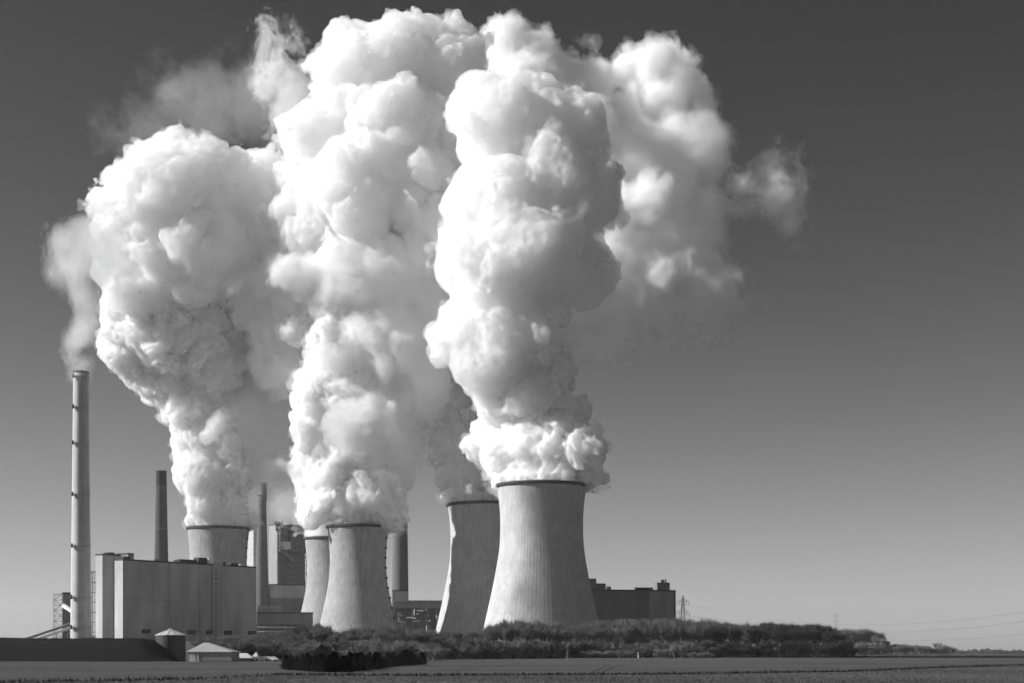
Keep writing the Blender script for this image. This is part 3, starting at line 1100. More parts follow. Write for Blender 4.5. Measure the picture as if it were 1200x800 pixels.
# low halls between the boiler hall and the slim tower
root, gz, Z = block_root('low_hall', 302, 1180, 'low dark hall with a pale roof edge right of the long grey hall', th=R(8))
C, LR, LL = block_geom(302, 301, 330, 1180, R(8))
plain_block(root, LR, 20, 0, Z(711), M['clad_mid'], M['roof_pale'])
root, gz, Z = block_root('turbine_shed', 301, 1090, 'long dark shed with an open base below the slim cooling tower', th=R(6))
C, LR, LL = block_geom(301, 300, 366, 1090, R(6))
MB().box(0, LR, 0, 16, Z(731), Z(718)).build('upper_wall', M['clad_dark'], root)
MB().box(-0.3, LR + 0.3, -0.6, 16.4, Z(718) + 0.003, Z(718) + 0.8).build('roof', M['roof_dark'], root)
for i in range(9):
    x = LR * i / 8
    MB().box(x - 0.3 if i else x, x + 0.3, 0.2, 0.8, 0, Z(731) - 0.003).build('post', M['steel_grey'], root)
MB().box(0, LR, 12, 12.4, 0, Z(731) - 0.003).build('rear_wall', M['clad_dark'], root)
for z_ in (0.35, 0.62, 0.85):
    MB().bar((0.5, 0.0, Z(731) * z_), (LR - 0.5, 0.0, Z(731) * z_), 0.28, None, 6).build('pipe', M['steel_white'], root)

# pipe bridge between the towers
root, gz, Z = block_root('pipe_bridge_hall', 462, 1330, 'long dark hall with a white roof edge between the squat and shaded towers', th=R(4))
C, LR, LL = block_geom(462, 461, 524, 1330, R(4))
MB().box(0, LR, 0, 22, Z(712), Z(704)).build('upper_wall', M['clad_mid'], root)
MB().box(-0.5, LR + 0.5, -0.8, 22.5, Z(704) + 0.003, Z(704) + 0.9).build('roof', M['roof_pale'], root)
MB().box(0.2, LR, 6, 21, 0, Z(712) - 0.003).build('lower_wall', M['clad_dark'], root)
rp = random.Random(11)
for i in range(7):
    x = LR * (0.05 + i * 0.15)
    MB().bar((x, 0.6, 0), (x, 0.6, Z(712) - 0.003), 0.35).build('post', M['steel_grey'], root)
for i in range(60):
    x = rp.uniform(0.02, 0.93) * LR
    z = rp.uniform(Z(745), Z(714))
    if 0.38 < x / LR < 0.58 and z < Z(722): continue
    if rp.random() < 0.6:
        yy = -rp.uniform(0.9, 2.5); m = MB().bar((x, yy, z), (min(LR, x + rp.uniform(1.5, 6)), yy, z), rp.uniform(0.3, 0.6), None, 6)
    else:
        y = -rp.uniform(0.9, 2.5)
        m = MB().bar((x, y, z), (x, y, min(Z(713), z + rp.uniform(2, 6))), rp.uniform(0.2, 0.45), None, 6)
    m.build('pipe', M['steel_white'] if rp.random() < 0.75 else M['steel_grey'], root)
root, gz, Z = block_root('chimney_base_house', 460, 1378, 'small pale house wrapped round the foot of the stout chimney', th=R(4))
C, LR, LL = block_geom(460, 459, 478.5, 1378, R(4))
plain_block(root, LR, 2.0, 0, Z(692), M['clad_hall'])

# dark block at the right
root, gz, Z = block_root('dark_boiler_block', 689, 1240, 'large dark windowless block with roof boxes right of the tallest cooling tower', th=R(14))
C, LR, LL = block_geom(689, 688, 791.5, 1240, R(14))
Yr = 1240 + LR * math.sin(R(14))
zt = Z(691.5)
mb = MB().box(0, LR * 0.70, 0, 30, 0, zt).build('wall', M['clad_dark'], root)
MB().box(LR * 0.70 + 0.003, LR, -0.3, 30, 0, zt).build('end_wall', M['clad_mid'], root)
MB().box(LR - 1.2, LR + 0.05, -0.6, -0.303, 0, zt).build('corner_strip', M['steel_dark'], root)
r_ = MB().box(-0.3, LR + 0.3, -0.7, 30.3, zt + 0.003, zt + 1.1)
r_.build('roof', M['roof_dark'], root)
roof_units(root, [(0.5, 2, LR * 0.095, 8, Z(679) - zt, 'clad_dark'), (LR * 0.115, 2, LR * 0.095, 7, Z(684.5) - zt, 'clad_dark'), (LR * 0.80, 2, LR * 0.145, 9, Z(685.5) + 2.0 - zt, 'clad_dark'), (LR * 0.86, 4, 2, 2, Z(684) + 3.4 - zt, 'steel_dark'), (LR * 0.9, 4, 1, 1, Z(684) + 3.6 - zt, 'steel_dark'), (LR * 0.55, 2, LR * 0.2, 3, 1.9, 'steel_dark'), (LR * 0.23, 2, 3, 3, 2.4, 'steel_grey')], zt + 1.0)

# round tank, tent-roofed barn, sheds on the left
k = 440 / F_PX
root = empty('storage_tank', (at(200, 0, 440).x, 440, ground_z(at(200, 0, 440).x, 440)))
tag(root, 'dark round storage tank with a pale conical ribbed roof', 'tank')
rt = 17.2 * k
zt = at(0, 744, 440).z
MB().lathe([(rt, 0), (rt, zt)], 48).build('tank_wall', panelled('dark_tank_sheet', 0.06, 1.2, 2.0), root, True)
MB().lathe([(rt + 0.22, zt - 0.02), (rt + 0.22, zt + 0.14), (0.5, zt + 1.75), (0.5, zt + 2.1)], 24, False, True).build('cone_roof', M['roof_pale'], root)
for i in range(12):
    a = 2 * math.pi * i / 12
    MB().bar(((rt + 0.2) * math.cos(a), (rt + 0.2) * math.sin(a), zt + 0.22), (0.55 * math.cos(a), 0.55 * math.sin(a), zt + 1.85), 0.06).build('roof_rib', M['steel_grey'], root)


def hip_barn(px0, px1, py_eave, py_apex, apex_px, Y, depth, label, wall, roof, name='barn', ridge=0.0):
    k = Y / F_PX
    x0, x1, xa = (px0 - 600) * k, (px1 - 600) * k, (apex_px - 600) * k
    gz = ground_z(x0, Y)
    root = empty(name, (x0, Y, gz))
    tag(root, label, 'barn')
    W_ = x1 - x0
    ze, za = CAM_Z + (HOR - py_eave) * k - gz, CAM_Z + (HOR - py_apex) * k - gz
    MB().box(0.3, W_ - 0.3, 0.3, depth - 0.3, 0, ze).build('wall', wall, root)
    a = xa - x0
    vs = [(0, 0, ze), (W_, 0, ze), (W_, depth, ze), (0, depth, ze), (a - ridge, depth / 2, za), (a + ridge, depth / 2, za)]
    vs += [(x, y, z - 0.18) for x, y, z in vs[:4]]
    fs = [(0, 1, 5, 4), (1, 2, 5), (2, 3, 4, 5), (3, 0, 4), (0, 6, 7, 1), (1, 7, 8, 2), (2, 8, 9, 3), (3, 9, 6, 0), (9, 8, 7, 6)]
    MB().add([(x, y, z + 0.2) for x, y, z in vs], fs).build('roof', roof, root)
    return root, W_, ze


b, W_, ze = hip_barn(218, 273, 763.8, 753, 236.5, 425, 12, 'grey barn with a pale tent-shaped roof beside the dark round tank', M['clad_mid'], surf('pale_canvas_roof', 0.34, 0.15), ridge=0.6)
MB().box(1.0, 2.6, 0.15, 0.29, 0, ze * 0.9).build('door', M['steel_white'], b)
MB().box(3.0, 3.5, 0.15, 0.29, 0, ze * 0.9).build('post', M['steel_white'], b)
MB().box(4.6, 12.5, 0.2, 0.29, 0.2, ze * 0.85).build('lower_wall', M['clad_mid'], b)
b, W_, ze = hip_barn(273, 296, 771.0, 765.5, 282, 450, 8, 'small dark shed with a white roof beside the tent-roofed barn', M['clad_dark'], M['roof_pale'], 'shed', 1.2)
MB().box(1.2, 2.6, 0.2, 0.29, 0, ze * 0.8).build('door', M['steel_grey'], b)
b, W_, ze = hip_barn(295, 302, 769.5, 764.3, 299, 455, 4, 'tiny white hut with a pointed roof left of the parked cars', M['steel_white'], M['roof_pale'], 'hut', 0.1)
MB().box(0.5, 1.1, 0.2, 0.29, 0, ze * 0.8).build('door', M['steel_grey'], b)


def car(px, Y, label, mat, rz):
    x = at(px, 0, Y).x
    root = empty('parked_car', (x, Y, ground_z(x, Y)), rz)
    tag(root, label, 'car', 'white cars parked beside the hut')
    prof = [(-2.1, 0.35), (-2.1, 0.8), (-1.9, 0.95), (-1.2, 1.0), (-0.7, 1.42), (0.9, 1.45), (1.5, 1.0), (2.05, 0.9), (2.15, 0.6), (2.1, 0.35)]
    n = len(prof)
    vs = [(x_, sg * (0.82 if z_ < 1.1 else 0.66), z_) for sg in (-1, 1) for x_, z_ in prof]
    fs = [tuple(range(n)), tuple(range(2 * n - 1, n - 1, -1))] + [(i, n + i, n + (i + 1) % n, (i + 1) % n) for i in range(n)]
    mesh_from('body', vs, [f[::-1] for f in fs], mat, root)
    for sg in (-1, 1):
        MB().add([(-0.95, sg * 0.80, 1.04), (1.25, sg * 0.80, 1.04), (0.8, sg * 0.695, 1.38), (-0.62, sg * 0.695, 1.38)], [(0, 1, 2, 3)]).build('side_window', M['glass_dark'], root)
        for xx in (-1.3, 1.35):
            m = MB()
            vs = []
            for yy in (sg * 0.68, sg * 0.88):
                for i in range(14):
                    t = 2 * math.pi * i / 14
                    vs.append((xx + 0.33 * math.cos(t), yy, 0.33 + 0.33 * math.sin(t)))
            fs = [(i, (i + 1) % 14, 14 + (i + 1) % 14, 14 + i) for i in range(14)] + [tuple(range(14)), tuple(range(27, 13, -1))]
            m.add(vs, fs).build('wheel', M['tyre'], root)
    return root


car(306.5, 452, 'white car parked nearest the tiny hut', M['car_white'], 0.15)
car(312, 456, 'white car between two other white cars by the hut', M['car_white'], 0.1)
car(318, 453, 'white car farthest from the tiny hut, closest to the dark hedge', M['car_white'], -0.2)

root = empty('marker_post', (at(748, 0, 690).x, 690, ground_z(at(748, 0, 690).x, 690)))
tag(root, 'short white marker post before the dark wood right of the lone bare tree', 'post')
MB().lathe([(0.22, 0), (0.2, 2.4), (0.1, 2.5), (0.05, 2.55)], 10, True, True).build('shaft', M['steel_white'], root)
MB().lathe([(0.23, 1.7), (0.225, 2.0)], 10).build('band', M['steel_dark'], root)


# ------------------------------------------------------------------ pylons and wires
def pylon(px, Y, py_top, arms, py_base, w_top, w_base, label, th=0.16):
    k = Y / F_PX
    x = (px - 600) * k
    gz = ground_z(x, Y)
    root = empty('pylon', (x, Y, gz), R(12))
    tag(root, label, 'pylon')
    Z = lambda py: CAM_Z + (HOR - py) * k - gz
    zt = Z(py_top)
    n = 14
    m = MB()
    hw = lambda z: w_base + (w_top - w_base) * min(1, z / (zt * 0.9)) if z < zt * 0.9 else w_top * max(0.1, (zt - z) / (zt * 0.1))
    zs = [zt * (1 - (1 - i / n) ** 1.25) for i in range(n + 1)]
    for i in range(n):
        z0, z1 = zs[i], zs[i + 1]
        a, b = hw(z0), hw(z1)
        c0 = [Vector((sx * a, sy * a, z0)) for sx, sy in ((-1, -1), (1, -1), (1, 1), (-1, 1))]
        c1 = [Vector((sx * b, sy * b, z1)) for sx, sy in ((-1, -1), (1, -1), (1, 1), (-1, 1))]
        for q in range(4):
            m.bar(c0[q], c1[q], th)
            m.bar(c0[q], c1[(q + 1) % 4], th * 0.6)
            m.bar(c0[(q + 1) % 4], c1[q], th * 0.6)
    m.build('lattice_mast', M['steel_grey'], root)
    for py, half in arms:
        z = Z(py)
        a = MB()
        hwz = hw(z)
        for sg in (-1, 1):
            tip = Vector((sg * half * k, 0, z - 0.3))
            for sy in (-1, 1):
                a.bar((sg * hwz, sy * hwz, z), tip, th * 0.9)
                a.bar((sg * hwz, sy * hwz, z + 2.2), tip, th * 0.7)
            for u in (0.3, 0.6):
                p = Vector((sg * hwz, 0, z)).lerp(tip, u)
                a.bar(p, (p.x, 0, p.z + 2.2 * (1 - u)), th * 0.6)
        ao = a.build('crossarm', M['steel_grey'], root)
        for fx in (-1, -0.55, 0.55, 1):
            MB().bar((fx * half * k, 0, z - 0.4), (fx * half * k, 0, z - 3.2), 0.16, None, 6).build('insulator', M['steel_dark'], ao)
    return root


pylon(800.3, 1300, 696.5, ((704, 7.2), (717, 8.3)), 760, 0.75, 3.2, 'grey lattice pylon with two crossarms just right of the dark block')
pylon(980, 2700, 716.5, ((720, 4.0), (726.5, 4.6)), 766, 0.9, 3.6, 'faint distant pylon standing over the end of the wood', 0.07)
for i, (py0, (pxa, pya), (pxb, pyb), dpt) in enumerate(((706, (1200, 716), (980, 731), 0), (719, (1200, 727.5), (1020, 740.5), 0), (727, (1200, 742.5), (1040, 750.5), 3))):
    x0, Y0_ = 148 - 5 + i * 2, 1300.0
    x1, Y1_ = 472.0, 1000.0
    z0 = CAM_Z + (HOR - py0) / F_PX * Y0_
    rows = []
    for px, py in ((pxa, pya), (pxb, pyb)):
        t = (px - 600) / F_PX
        u = (t * Y0_ - x0) / ((x1 - x0) - t * (Y1_ - Y0_))
        Yu = Y0_ + (Y1_ - Y0_) * u
        rows.append((u, CAM_Z + (HOR - py) / F_PX * Yu))
    (u1, za), (u2, zb) = rows
    A = np.array([[u1, -4 * u1 * (1 - u1)], [u2, -4 * u2 * (1 - u2)]])
    d, sg = np.linalg.solve(A, np.array([za - z0, zb - z0]))
    m = MB()
    prev = None
    for j in range(49):
        u = j / 48
        p = Vector((x0 + (x1 - x0) * u, Y0_ + (Y1_ - Y0_) * u, z0 + d * u - 4 * sg * u * (1 - u)))
        if prev is not None:
            m.bar(prev, p, 0.04)
            m.bar(prev + Vector((0.5, 0.6, 0)), p + Vector((0.5, 0.6, 0)), 0.04)
        prev = p
    o = m.build('power_line', M['wire'])
    tag(o, ('topmost sagging power line right of the wood', 'middle sagging power line right of the wood', 'lowest sagging power line, just above the far trees')[i], 'power line', 'power lines')


# ------------------------------------------------------------------ bare winter trees
def bare_tree_meshes(seed, h, spread, twigs, trunk_frac=0.25, vase=0.5, stems=1):
    """trunk with main limbs as one mesh, fine branchwork as the crown"""
    rn = random.Random(seed)
    trunk, crown = MB(), MB()
    tips = []
    def grow(p, d, ln, r, depth):
        segs = 3
        for i in range(segs):
            q = p + d * (ln / segs)
            (trunk if depth < 2 else crown).bar(p, q, max(0.03, r), max(0.025, r * 0.8), 5 if depth < 2 else 3)
            p = q
            r *= 0.8
            d = (d + Vector((rn.gauss(0, 0.12), rn.gauss(0, 0.12), rn.uniform(0.0, 0.14)))).normalized()
            if depth >= 1: tips.append((p.copy(), d.copy()))
        if depth < 3:
            nb = rn.randint(3, 5) if depth == 0 else rn.randint(2, 4)
            for k in range(nb):
                a = 2 * math.pi * (k + rn.random() * 0.7) / nb
                side = Vector((math.cos(a), math.sin(a), 0))
                nd = (d * rn.uniform(0.5, 1.0) + side * rn.uniform(0.35, 0.85) * spread + Vector((0, 0, vase * 0.4))).normalized()
                grow(p - d * rn.uniform(0, ln * 0.35), nd, ln * rn.uniform(0.62, 0.85), r * 0.75, depth + 1)
    if stems == 1:
        grow(Vector((0, 0, -0.3)), Vector((rn.gauss(0, 0.04), rn.gauss(0, 0.04), 1)).normalized(), h * (trunk_frac + 0.1), h * 0.014 + 0.08, 0)
    for k in range(stems if stems > 1 else 0):
        a = 2 * math.pi * (k + rn.random() * 0.6) / stems
        o = Vector((math.cos(a), math.sin(a), 0)) * h * rn.uniform(0.03, 0.2)
        grow(o + Vector((0, 0, -0.2)), (Vector((math.cos(a), math.sin(a), 0)) * rn.uniform(0.1, 0.7) + Vector((0, 0, 1))).normalized(), h * rn.uniform(0.16, 0.3), h * 0.008 + 0.03, 1)
    zmax = max(p.z for p, _ in tips)
    per = max(1, twigs // len(tips))
    vs, fs = [], []
    for p, d in tips:
        for _ in range(per + (1 if rn.random() < 0.5 else 0)):
            dd = (d * 0.6 + Vector((rn.gauss(0, 0.6), rn.gauss(0, 0.6), rn.gauss(0.5, 0.45)))).normalized()
            ln = h * rn.uniform(0.05, 0.15)
            b = p + Vector((rn.gauss(0, 0.3), rn.gauss(0, 0.3), rn.gauss(0, 0.3))) * h * 0.03
            u = dd.cross(Vector((rn.gauss(0, 1), rn.gauss(0, 1), rn.gauss(0, 1)))).normalized() * rn.uniform(0.011, 0.028)
            n = len(vs)
            e = b + dd * ln
            vs += [b - u, b + u, e]
            fs.append((n, n + 1, n + 2))
            for s_ in (0.35, 0.6):
                c = b + dd * ln * s_
                d2 = (dd + Vector((rn.gauss(0, 0.7), rn.gauss(0, 0.7), rn.gauss(0, 0.7)))).normalized()
                n = len(vs)
                vs += [c - u * 0.8, c + u * 0.8, c + d2 * ln * 0.6]
                fs.append((n, n + 1, n + 2))
    crown.add(vs, fs)
    k = h / max(1e-3, zmax + h * 0.05)
    for mb in (trunk, crown):
        mb.v = [(x * k, y * k, z * k) for x, y, z in mb.v]
    return trunk, crown


def tree_kind(seed, h, spread, twigs, bark, twig_mat, **kw):
    t, c = bare_tree_meshes(seed, h, spread, twigs, **kw)
    tm = bpy.data.meshes.new('trunk'); tm.from_pydata(t.v, [], t.f); tm.materials.append(bark)
    cm = bpy.data.meshes.new('crown'); cm.from_pydata(c.v, [], c.f); cm.materials.append(twig_mat)
    return tm, cm, h


def plant(kind, name, px, Y, height, label, cat, group, rnd, wide=1.0, parts=('trunk', 'crown')):
    tm, cm, h = kind
    x = at(px, 0, Y).x
    root = empty(name, (x, Y, ground_z(x, Y)), rnd.uniform(0, 6.28))
    s_ = height / h
    root.scale = (s_ * wide, s_ * wide, s_)
    tag(root, label, cat, group)
    for nm, me in zip(parts, (tm, cm)):
        o = bpy.data.objects.new(nm, me)
        COL.objects.link(o)
        o.parent = root
    return root


TW_D = surf('dark_twigs', 0.105, 0.35, 0.3)
TW_M = surf('grey_twigs', 0.15, 0.35, 0.3)
TW_P = surf('pale_twigs', 0.20, 0.3, 0.3)
TALL = [tree_kind(40 + i, 16, 0.65, 4200, M['bark_dark'], TW_D if i % 2 else TW_M, vase=0.9) for i in range(5)]
SLIM = [tree_kind(60 + i, 16, 0.45, 1500, M['bark_mid'], TW_M, trunk_frac=0.35, vase=1.2) for i in range(4)]
DENSE_T = [tree_kind(70 + i, 16, 0.8, 5000, M['bark_dark'], TW_D, vase=0.8) for i in range(4)]
TW_SHADE = surf('plume_shade_twigs', 0.045, 0.4, 0.3)  # plume shade over the right end of the wood, put into twig colour
SHADED_T = [tree_kind(75 + i, 16, 0.8, 5600, M['bark_dark'], TW_SHADE, vase=0.8) for i in range(3)]
HAZED_T = [tree_kind(65 + i, 16, 0.9, 4200, M['bark_mid'], TW_P, vase=0.6) for i in range(3)]  # far copse: distance haze put into the colour by paler twigs
SHADED_B = [tree_kind(85 + i, 6, 1.0, 3600, M['bark_dark'], TW_SHADE, vase=0.7, stems=7) for i in range(3)]
BUSH = [tree_kind(80 + i, 6, 1.0, 3600, M['bark_mid'], TW_M if i % 2 else TW_D, vase=0.7, stems=7) for i in range(4)]
PALE = [tree_kind(90 + i, 6, 0.9, 2400, M['bark_pale'], TW_P, vase=0.8, stems=6) for i in range(3)]
LONE = tree_kind(97, 7, 0.7, 1100, M['bark_pale'], TW_P, trunk_frac=0.16, vase=1.0)

rt_ = random.Random(21)
TOP = ((235, 748), (300, 744), (325, 742), (350, 735), (372, 731), (392, 740), (420, 737), (460, 736), (500, 738), (520, 741), (560, 742), (578, 731), (600, 728), (640, 728), (655, 733), (685, 732), (700, 728), (740, 727), (790, 726), (830, 727), (870, 731), (900, 732), (950, 733), (965, 734), (975, 737), (984, 743), (992, 752), (1000, 759))
EDGE_Y = lambda px: 560 + 170 * sm(420, 760, px)


def top_at(px):
    return float(np.interp(px, [p for p, _ in TOP], [q for _, q in TOP]))


SECTION = ((352, 'bare winter tree in the thicket below the grey hall', 'bare trees of the thicket below the grey hall'),
           (470, 'bare winter tree in the thicket at the foot of the squat cooling tower', 'bare trees at the foot of the squat cooling tower'),
           (572, 'bare winter tree at the foot of the shaded cooling tower', 'bare trees at the foot of the shaded cooling tower'),
           (690, 'bare winter tree standing against the base of the tallest cooling tower', 'bare trees against the tallest cooling tower'),
           (795, 'bare winter tree standing before the dark block', 'bare trees before the dark block'),
           (1100, 'bare winter tree of the dark wood right of the pylon', 'bare trees of the dark wood right of the pylon'))


def section(px):
    for lim, lab, grp in SECTION:
        if px < lim:
            return lab, grp


px = 238.0
row = 0
while px < 996:
    lab, grp = section(px)
    for r in range(3):
        Y = EDGE_Y(px) + 22 + 34 * r + rt_.uniform(-9, 9)
        p = px + rt_.uniform(-4, 4)
        top = top_at(p) - 2.0 + (5 if r == 0 else 0) + abs(rt_.gauss(0, 2.6))
        hgt = CAM_Z + (HOR - top) / F_PX * Y - ground_z(at(p, 0, Y).x, Y)
        if 578 < px < 655 and r == 2:
            kind = rt_.choice(SLIM)
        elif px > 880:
            kind = rt_.choice(SHADED_T)
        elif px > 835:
            kind = rt_.choice(DENSE_T + SHADED_T)
        else:
            kind = rt_.choice(TALL)
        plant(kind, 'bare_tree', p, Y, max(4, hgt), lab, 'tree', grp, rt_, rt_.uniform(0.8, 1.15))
    px += 9.3 if px < 578 else (7.6 if px < 835 else 9.5)

# undergrowth at the foot of the wood
px = 250.0
while px < 1000:
    Y = EDGE_Y(px) + rt_.uniform(-4, 12)
    hgt = rt_.uniform(4.0, 8.5)
    plant(rt_.choice(BUSH if px < 835 else SHADED_B), 'bush', px, Y, hgt, 'low twiggy bush at the foot of the thicket left of the lone bare tree' if px < 664 else 'low twiggy bush at the foot of the wood right of the lone bare tree', 'bush',
          'bushes left of the lone tree' if px < 664 else 'bushes right of the lone tree', rt_, rt_.uniform(1.0, 1.6))
    px += rt_.uniform(5, 8.5)

plant(DENSE_T[0], 'round_tree', 1013, 760, CAM_Z + 9.5 / F_PX * 760, 'small dark round tree standing just past the right end of the dark wood', 'tree', None, rt_, 1.5)
plant(LONE, 'lone_tree', 664.5, 600, at(0, 752.5, 600).z, 'lone pale bare tree standing in front of the wood, below the tallest cooling tower', 'tree', None, rt_, 0.9)
for px, Y, py, lab in ((508, 500, 755, 'pale round bush at the right end of the dark evergreen hedge'), (532, 610, 758, 'pale bush in front of the shaded cooling tower'), (579, 640, 763.5, 'small pale bush left of another at the thicket foot below the tallest tower'), (589, 640, 763, 'small pale bush right of its twin below the tallest cooling tower'), (601, 650, 748, 'taller pale tree at the thicket foot below the left side of the tallest tower'), (625, 665, 749, 'pale rounded tree at the thicket foot below the middle of the tallest tower'),
                       (771, 690, 759, 'small pale bush right of the white marker post'), (780, 695, 758.5, 'narrow pale bush between a small and a large pale bush'), (796, 690, 751, 'large pale bush at the wood edge below the pylon')):
    hgt = CAM_Z + (HOR - py) / F_PX * Y
    plant(rt_.choice(PALE), 'pale_bush', px, Y, hgt, lab, 'bush', 'pale bushes at the wood edge', rt_, 1.25)
for i in range(9):
    px = 684 + i * 6.3
    plant(rt_.choice(PALE), 'pale_bush', px, 695 + rt_.uniform(-3, 3), rt_.uniform(2.4, 4.0), 'low pale bush in the row between the lone bare tree and the white post', 'bush', 'row of low pale bushes', rt_, 1.7)
for i in range(5):
    px = 812 + i * 5.0
    plant(rt_.choice(PALE), 'pale_bush', px, 695 + rt_.uniform(-3, 3), rt_.uniform(2.0, 2.8), 'low pale bush in the short row right of the large pale bush', 'bush', 'short row of pale bushes', rt_, 1.7)
for i in range(8):
    px = 352 + i * 14 + rt_.uniform(-6, 6)
    plant(rt_.choice(PALE), 'pale_tree', px, 540 + rt_.uniform(-20, 20), rt_.uniform(4.5, 8.0), 'grey-pale bare tree rising behind the dark evergreen hedge', 'tree', 'pale trees behind the dark hedge', rt_, 1.1)
for i in range(5):
    px = 456 + i * 9
    plant(rt_.choice(PALE), 'pale_tree', px, 545 + rt_.uniform(-20, 20), rt_.uniform(5.0, 7.0), 'grey-pale bare tree behind the right end of the dark evergreen hedge', 'tree', 'pale trees behind the right end of the hedge', rt_, 1.2)

# dark evergreen hedge: young conifers, each its own plant
def conifer_meshes(seed, h, r):
    rn = random.Random(seed)
    t = MB().bar((0, 0, -0.1), (0, 0, h * 0.97), 0.05, 0.015, 6)
    vs, fs = [], []
    for _ in range(2600):
        u = rn.random() ** 1.05
        z = h * u
        rad = r * (1 - u ** 2.2) ** 0.8 * (0.75 + 0.25 * math.sin(z * 9 + seed)) + 0.04
        a = rn.uniform(0, 2 * math.pi)
        rr = rad * math.sqrt(rn.uniform(0.05, 1))
        p = Vector((rr * math.cos(a), rr * math.sin(a), z))
        d = Vector((math.cos(a), math.sin(a), rn.uniform(-0.1, 0.7))).normalized() * rn.uniform(0.1, 0.26)
        w_ = Vector((-math.sin(a), math.cos(a), rn.uniform(-0.3, 0.3))) * rn.uniform(0.02, 0.055)
        n = len(vs)
        vs += [p - w_, p + w_, p + d]
        fs.append((n, n + 1, n + 2))
    return t, MB().add(vs, fs)


CON = []
for i in range(4):
    t, c = conifer_meshes(100 + i, 2.2, 0.95)
    tm = bpy.data.meshes.new('trunk'); tm.from_pydata(t.v, [], t.f); tm.materials.append(M['bark_dark'])
    cm = bpy.data.meshes.new('crown'); cm.from_pydata(c.v, [], c.f); cm.materials.append(M['needle'])
    CON.append((tm, cm, 2.2))
HT = ((330, 770), (345, 769), (365, 768), (395, 766.5), (410, 767), (440, 766), (460, 767.5), (475, 764), (480, 763), (490, 769), (500, 763.5), (508, 767), (520, 774))
HB = ((330, 784), (345, 785.5), (380, 787.5), (410, 787.5), (440, 784.5), (470, 780.5), (500, 778.5), (520, 778))
px = 333.0
while px < 498:
    for r in range(2):
        p = px + rt_.uniform(-2, 2)
        pb = float(np.interp(p, [a for a, _ in HB], [b for _, b in HB])) - r * 1.2
        Y = CAM_Z * F_PX / (pb - HOR)
        hgt = (pb - float(np.interp(p, [a for a, _ in HT], [b for _, b in HT])) + rt_.uniform(-5.5, 3.5)) / F_PX * Y
        plant(rt_.choice(CON), 'young_conifer', p, Y, hgt, 'dark young conifer in the low evergreen hedge before the thicket', 'conifer', 'young conifers of the dark hedge', rt_, rt_.uniform(0.9, 1.3))
    px += 5.2 if px < 440 else 4.2

# trees far beyond, to the right, part of their haze painted as paler twigs
FAR_TOP = ((970, 735), (979, 735), (995, 737), (1011, 736), (1022, 739), (1032, 744), (1040, 750), (1046, 754), (1060, 754), (1077, 755), (1095, 757), (1109, 762))
px = 972.0
while px < 1112:
    for r in range(2):
        Y = 1780 + 60 * r + rt_.uniform(-20, 20)
        top = float(np.interp(px, [a for a, _ in FAR_TOP], [b for _, b in FAR_TOP])) + rt_.uniform(0, 2.5)
        plant(rt_.choice(HAZED_T), 'bare_tree', px + rt_.uniform(-2, 2), Y, max(5, CAM_Z + (HOR - top) / F_PX * Y), 'hazy bare tree of the far copse beyond the end of the dark wood', 'tree', 'hazy trees of the far copse', rt_, 1.35)
    plant(rt_.choice(PALE), 'bush', px + rt_.uniform(-3, 3), 1765, rt_.uniform(9, 14), 'hazy bush at the foot of the far copse beyond the dark wood', 'bush', 'bushes of the far copse', rt_, 1.5)
    px += 6.0
vs, fs = [], []
for i in range(9000):
    px = rt_.uniform(1090, 1290) if i % 3 else rt_.uniform(-60, 80)
    Y = rt_.uniform(2450, 2600) if i % 3 else rt_.uniform(2900, 3000)
    x = at(px, 0, Y).x
    hm = 6 + 1.2 * math.sin(px * 0.11) + 0.9 * math.sin(px * 0.37 + 1) + 0.7 * math.sin(px * 0.83 + 2) + 0.6 * math.sin(px * 1.9)
    z = hm * rt_.random() ** 1.4
    n = len(vs)
    w_ = rt_.uniform(0.4, 1.6)
    vs += [(x - w_, Y, z - 0.3), (x + w_, Y + rt_.uniform(-1, 1), z - 0.3), (x + rt_.uniform(-1, 1), Y, z + rt_.uniform(1, 2.6))]
    fs.append((n, n + 1, n + 2))
tag(mesh_from('far_wood', vs, fs, TW_D), kind='stuff')


# ------------------------------------------------------------------ steam
STEAM_H = 1.1
DENSE = steam_material('dense_steam', 0.30, 0.26, 0.0)
MEDIUM = steam_material('medium_steam', 0.13, 0.15, 0.0)
THIN = steam_material('thinning_steam', 0.09, 0.06, 0.0)
VEIL = steam_material('steam_veil', 0.05, 0.0, 0.0)
OCT_SOFT = ((34, 0.6), (17, 1.2), (8.5, 1.1), (4.2, 0.9))
OCT_UP = ((40, 0.7), (19, 0.9), (9, 0.8), (4.2, 0.9))


def steam_plume(label, Y, seed, sections):
    """sections of one plume: the dense column first, then what drifts off it; each wrapped in a ragged veil"""
    root = None
    for i, (lobes, mat, kw) in enumerate(sections):
        kw = dict(kw)
        nm = kw.pop('part', 'drift')
        f, fv, lo, hh = lobes_to_field(lobes, Y, seed + 37 * i, kw.pop('h', STEAM_H), **kw)
        v, q = drop_crumbs(*surface_nets(f + 0.5, lo, hh))
        if root is None:
            c = v.mean(0); c[2] = v[:, 2].min()
            root = np_mesh('steam_plume', v - c, q, mat)
            root.location = c
            tag(root, label, 'steam plume', 'steam plumes of the cooling towers')
            o = root
        else:
            o = np_mesh(nm, v - c, q, mat, root)
        v, q = drop_crumbs(*surface_nets(fv + 0.5, lo, hh), 300)
        np_mesh('veil', v - c, q, VEIL, root)
    return root


LEVELS = {}


def level_material(d, skin=0.0):
    key = (round(d, 5), skin)
    if key not in LEVELS:
        LEVELS[key] = steam_material('torn_steam', d, skin, 0.0)
    return LEVELS[key]


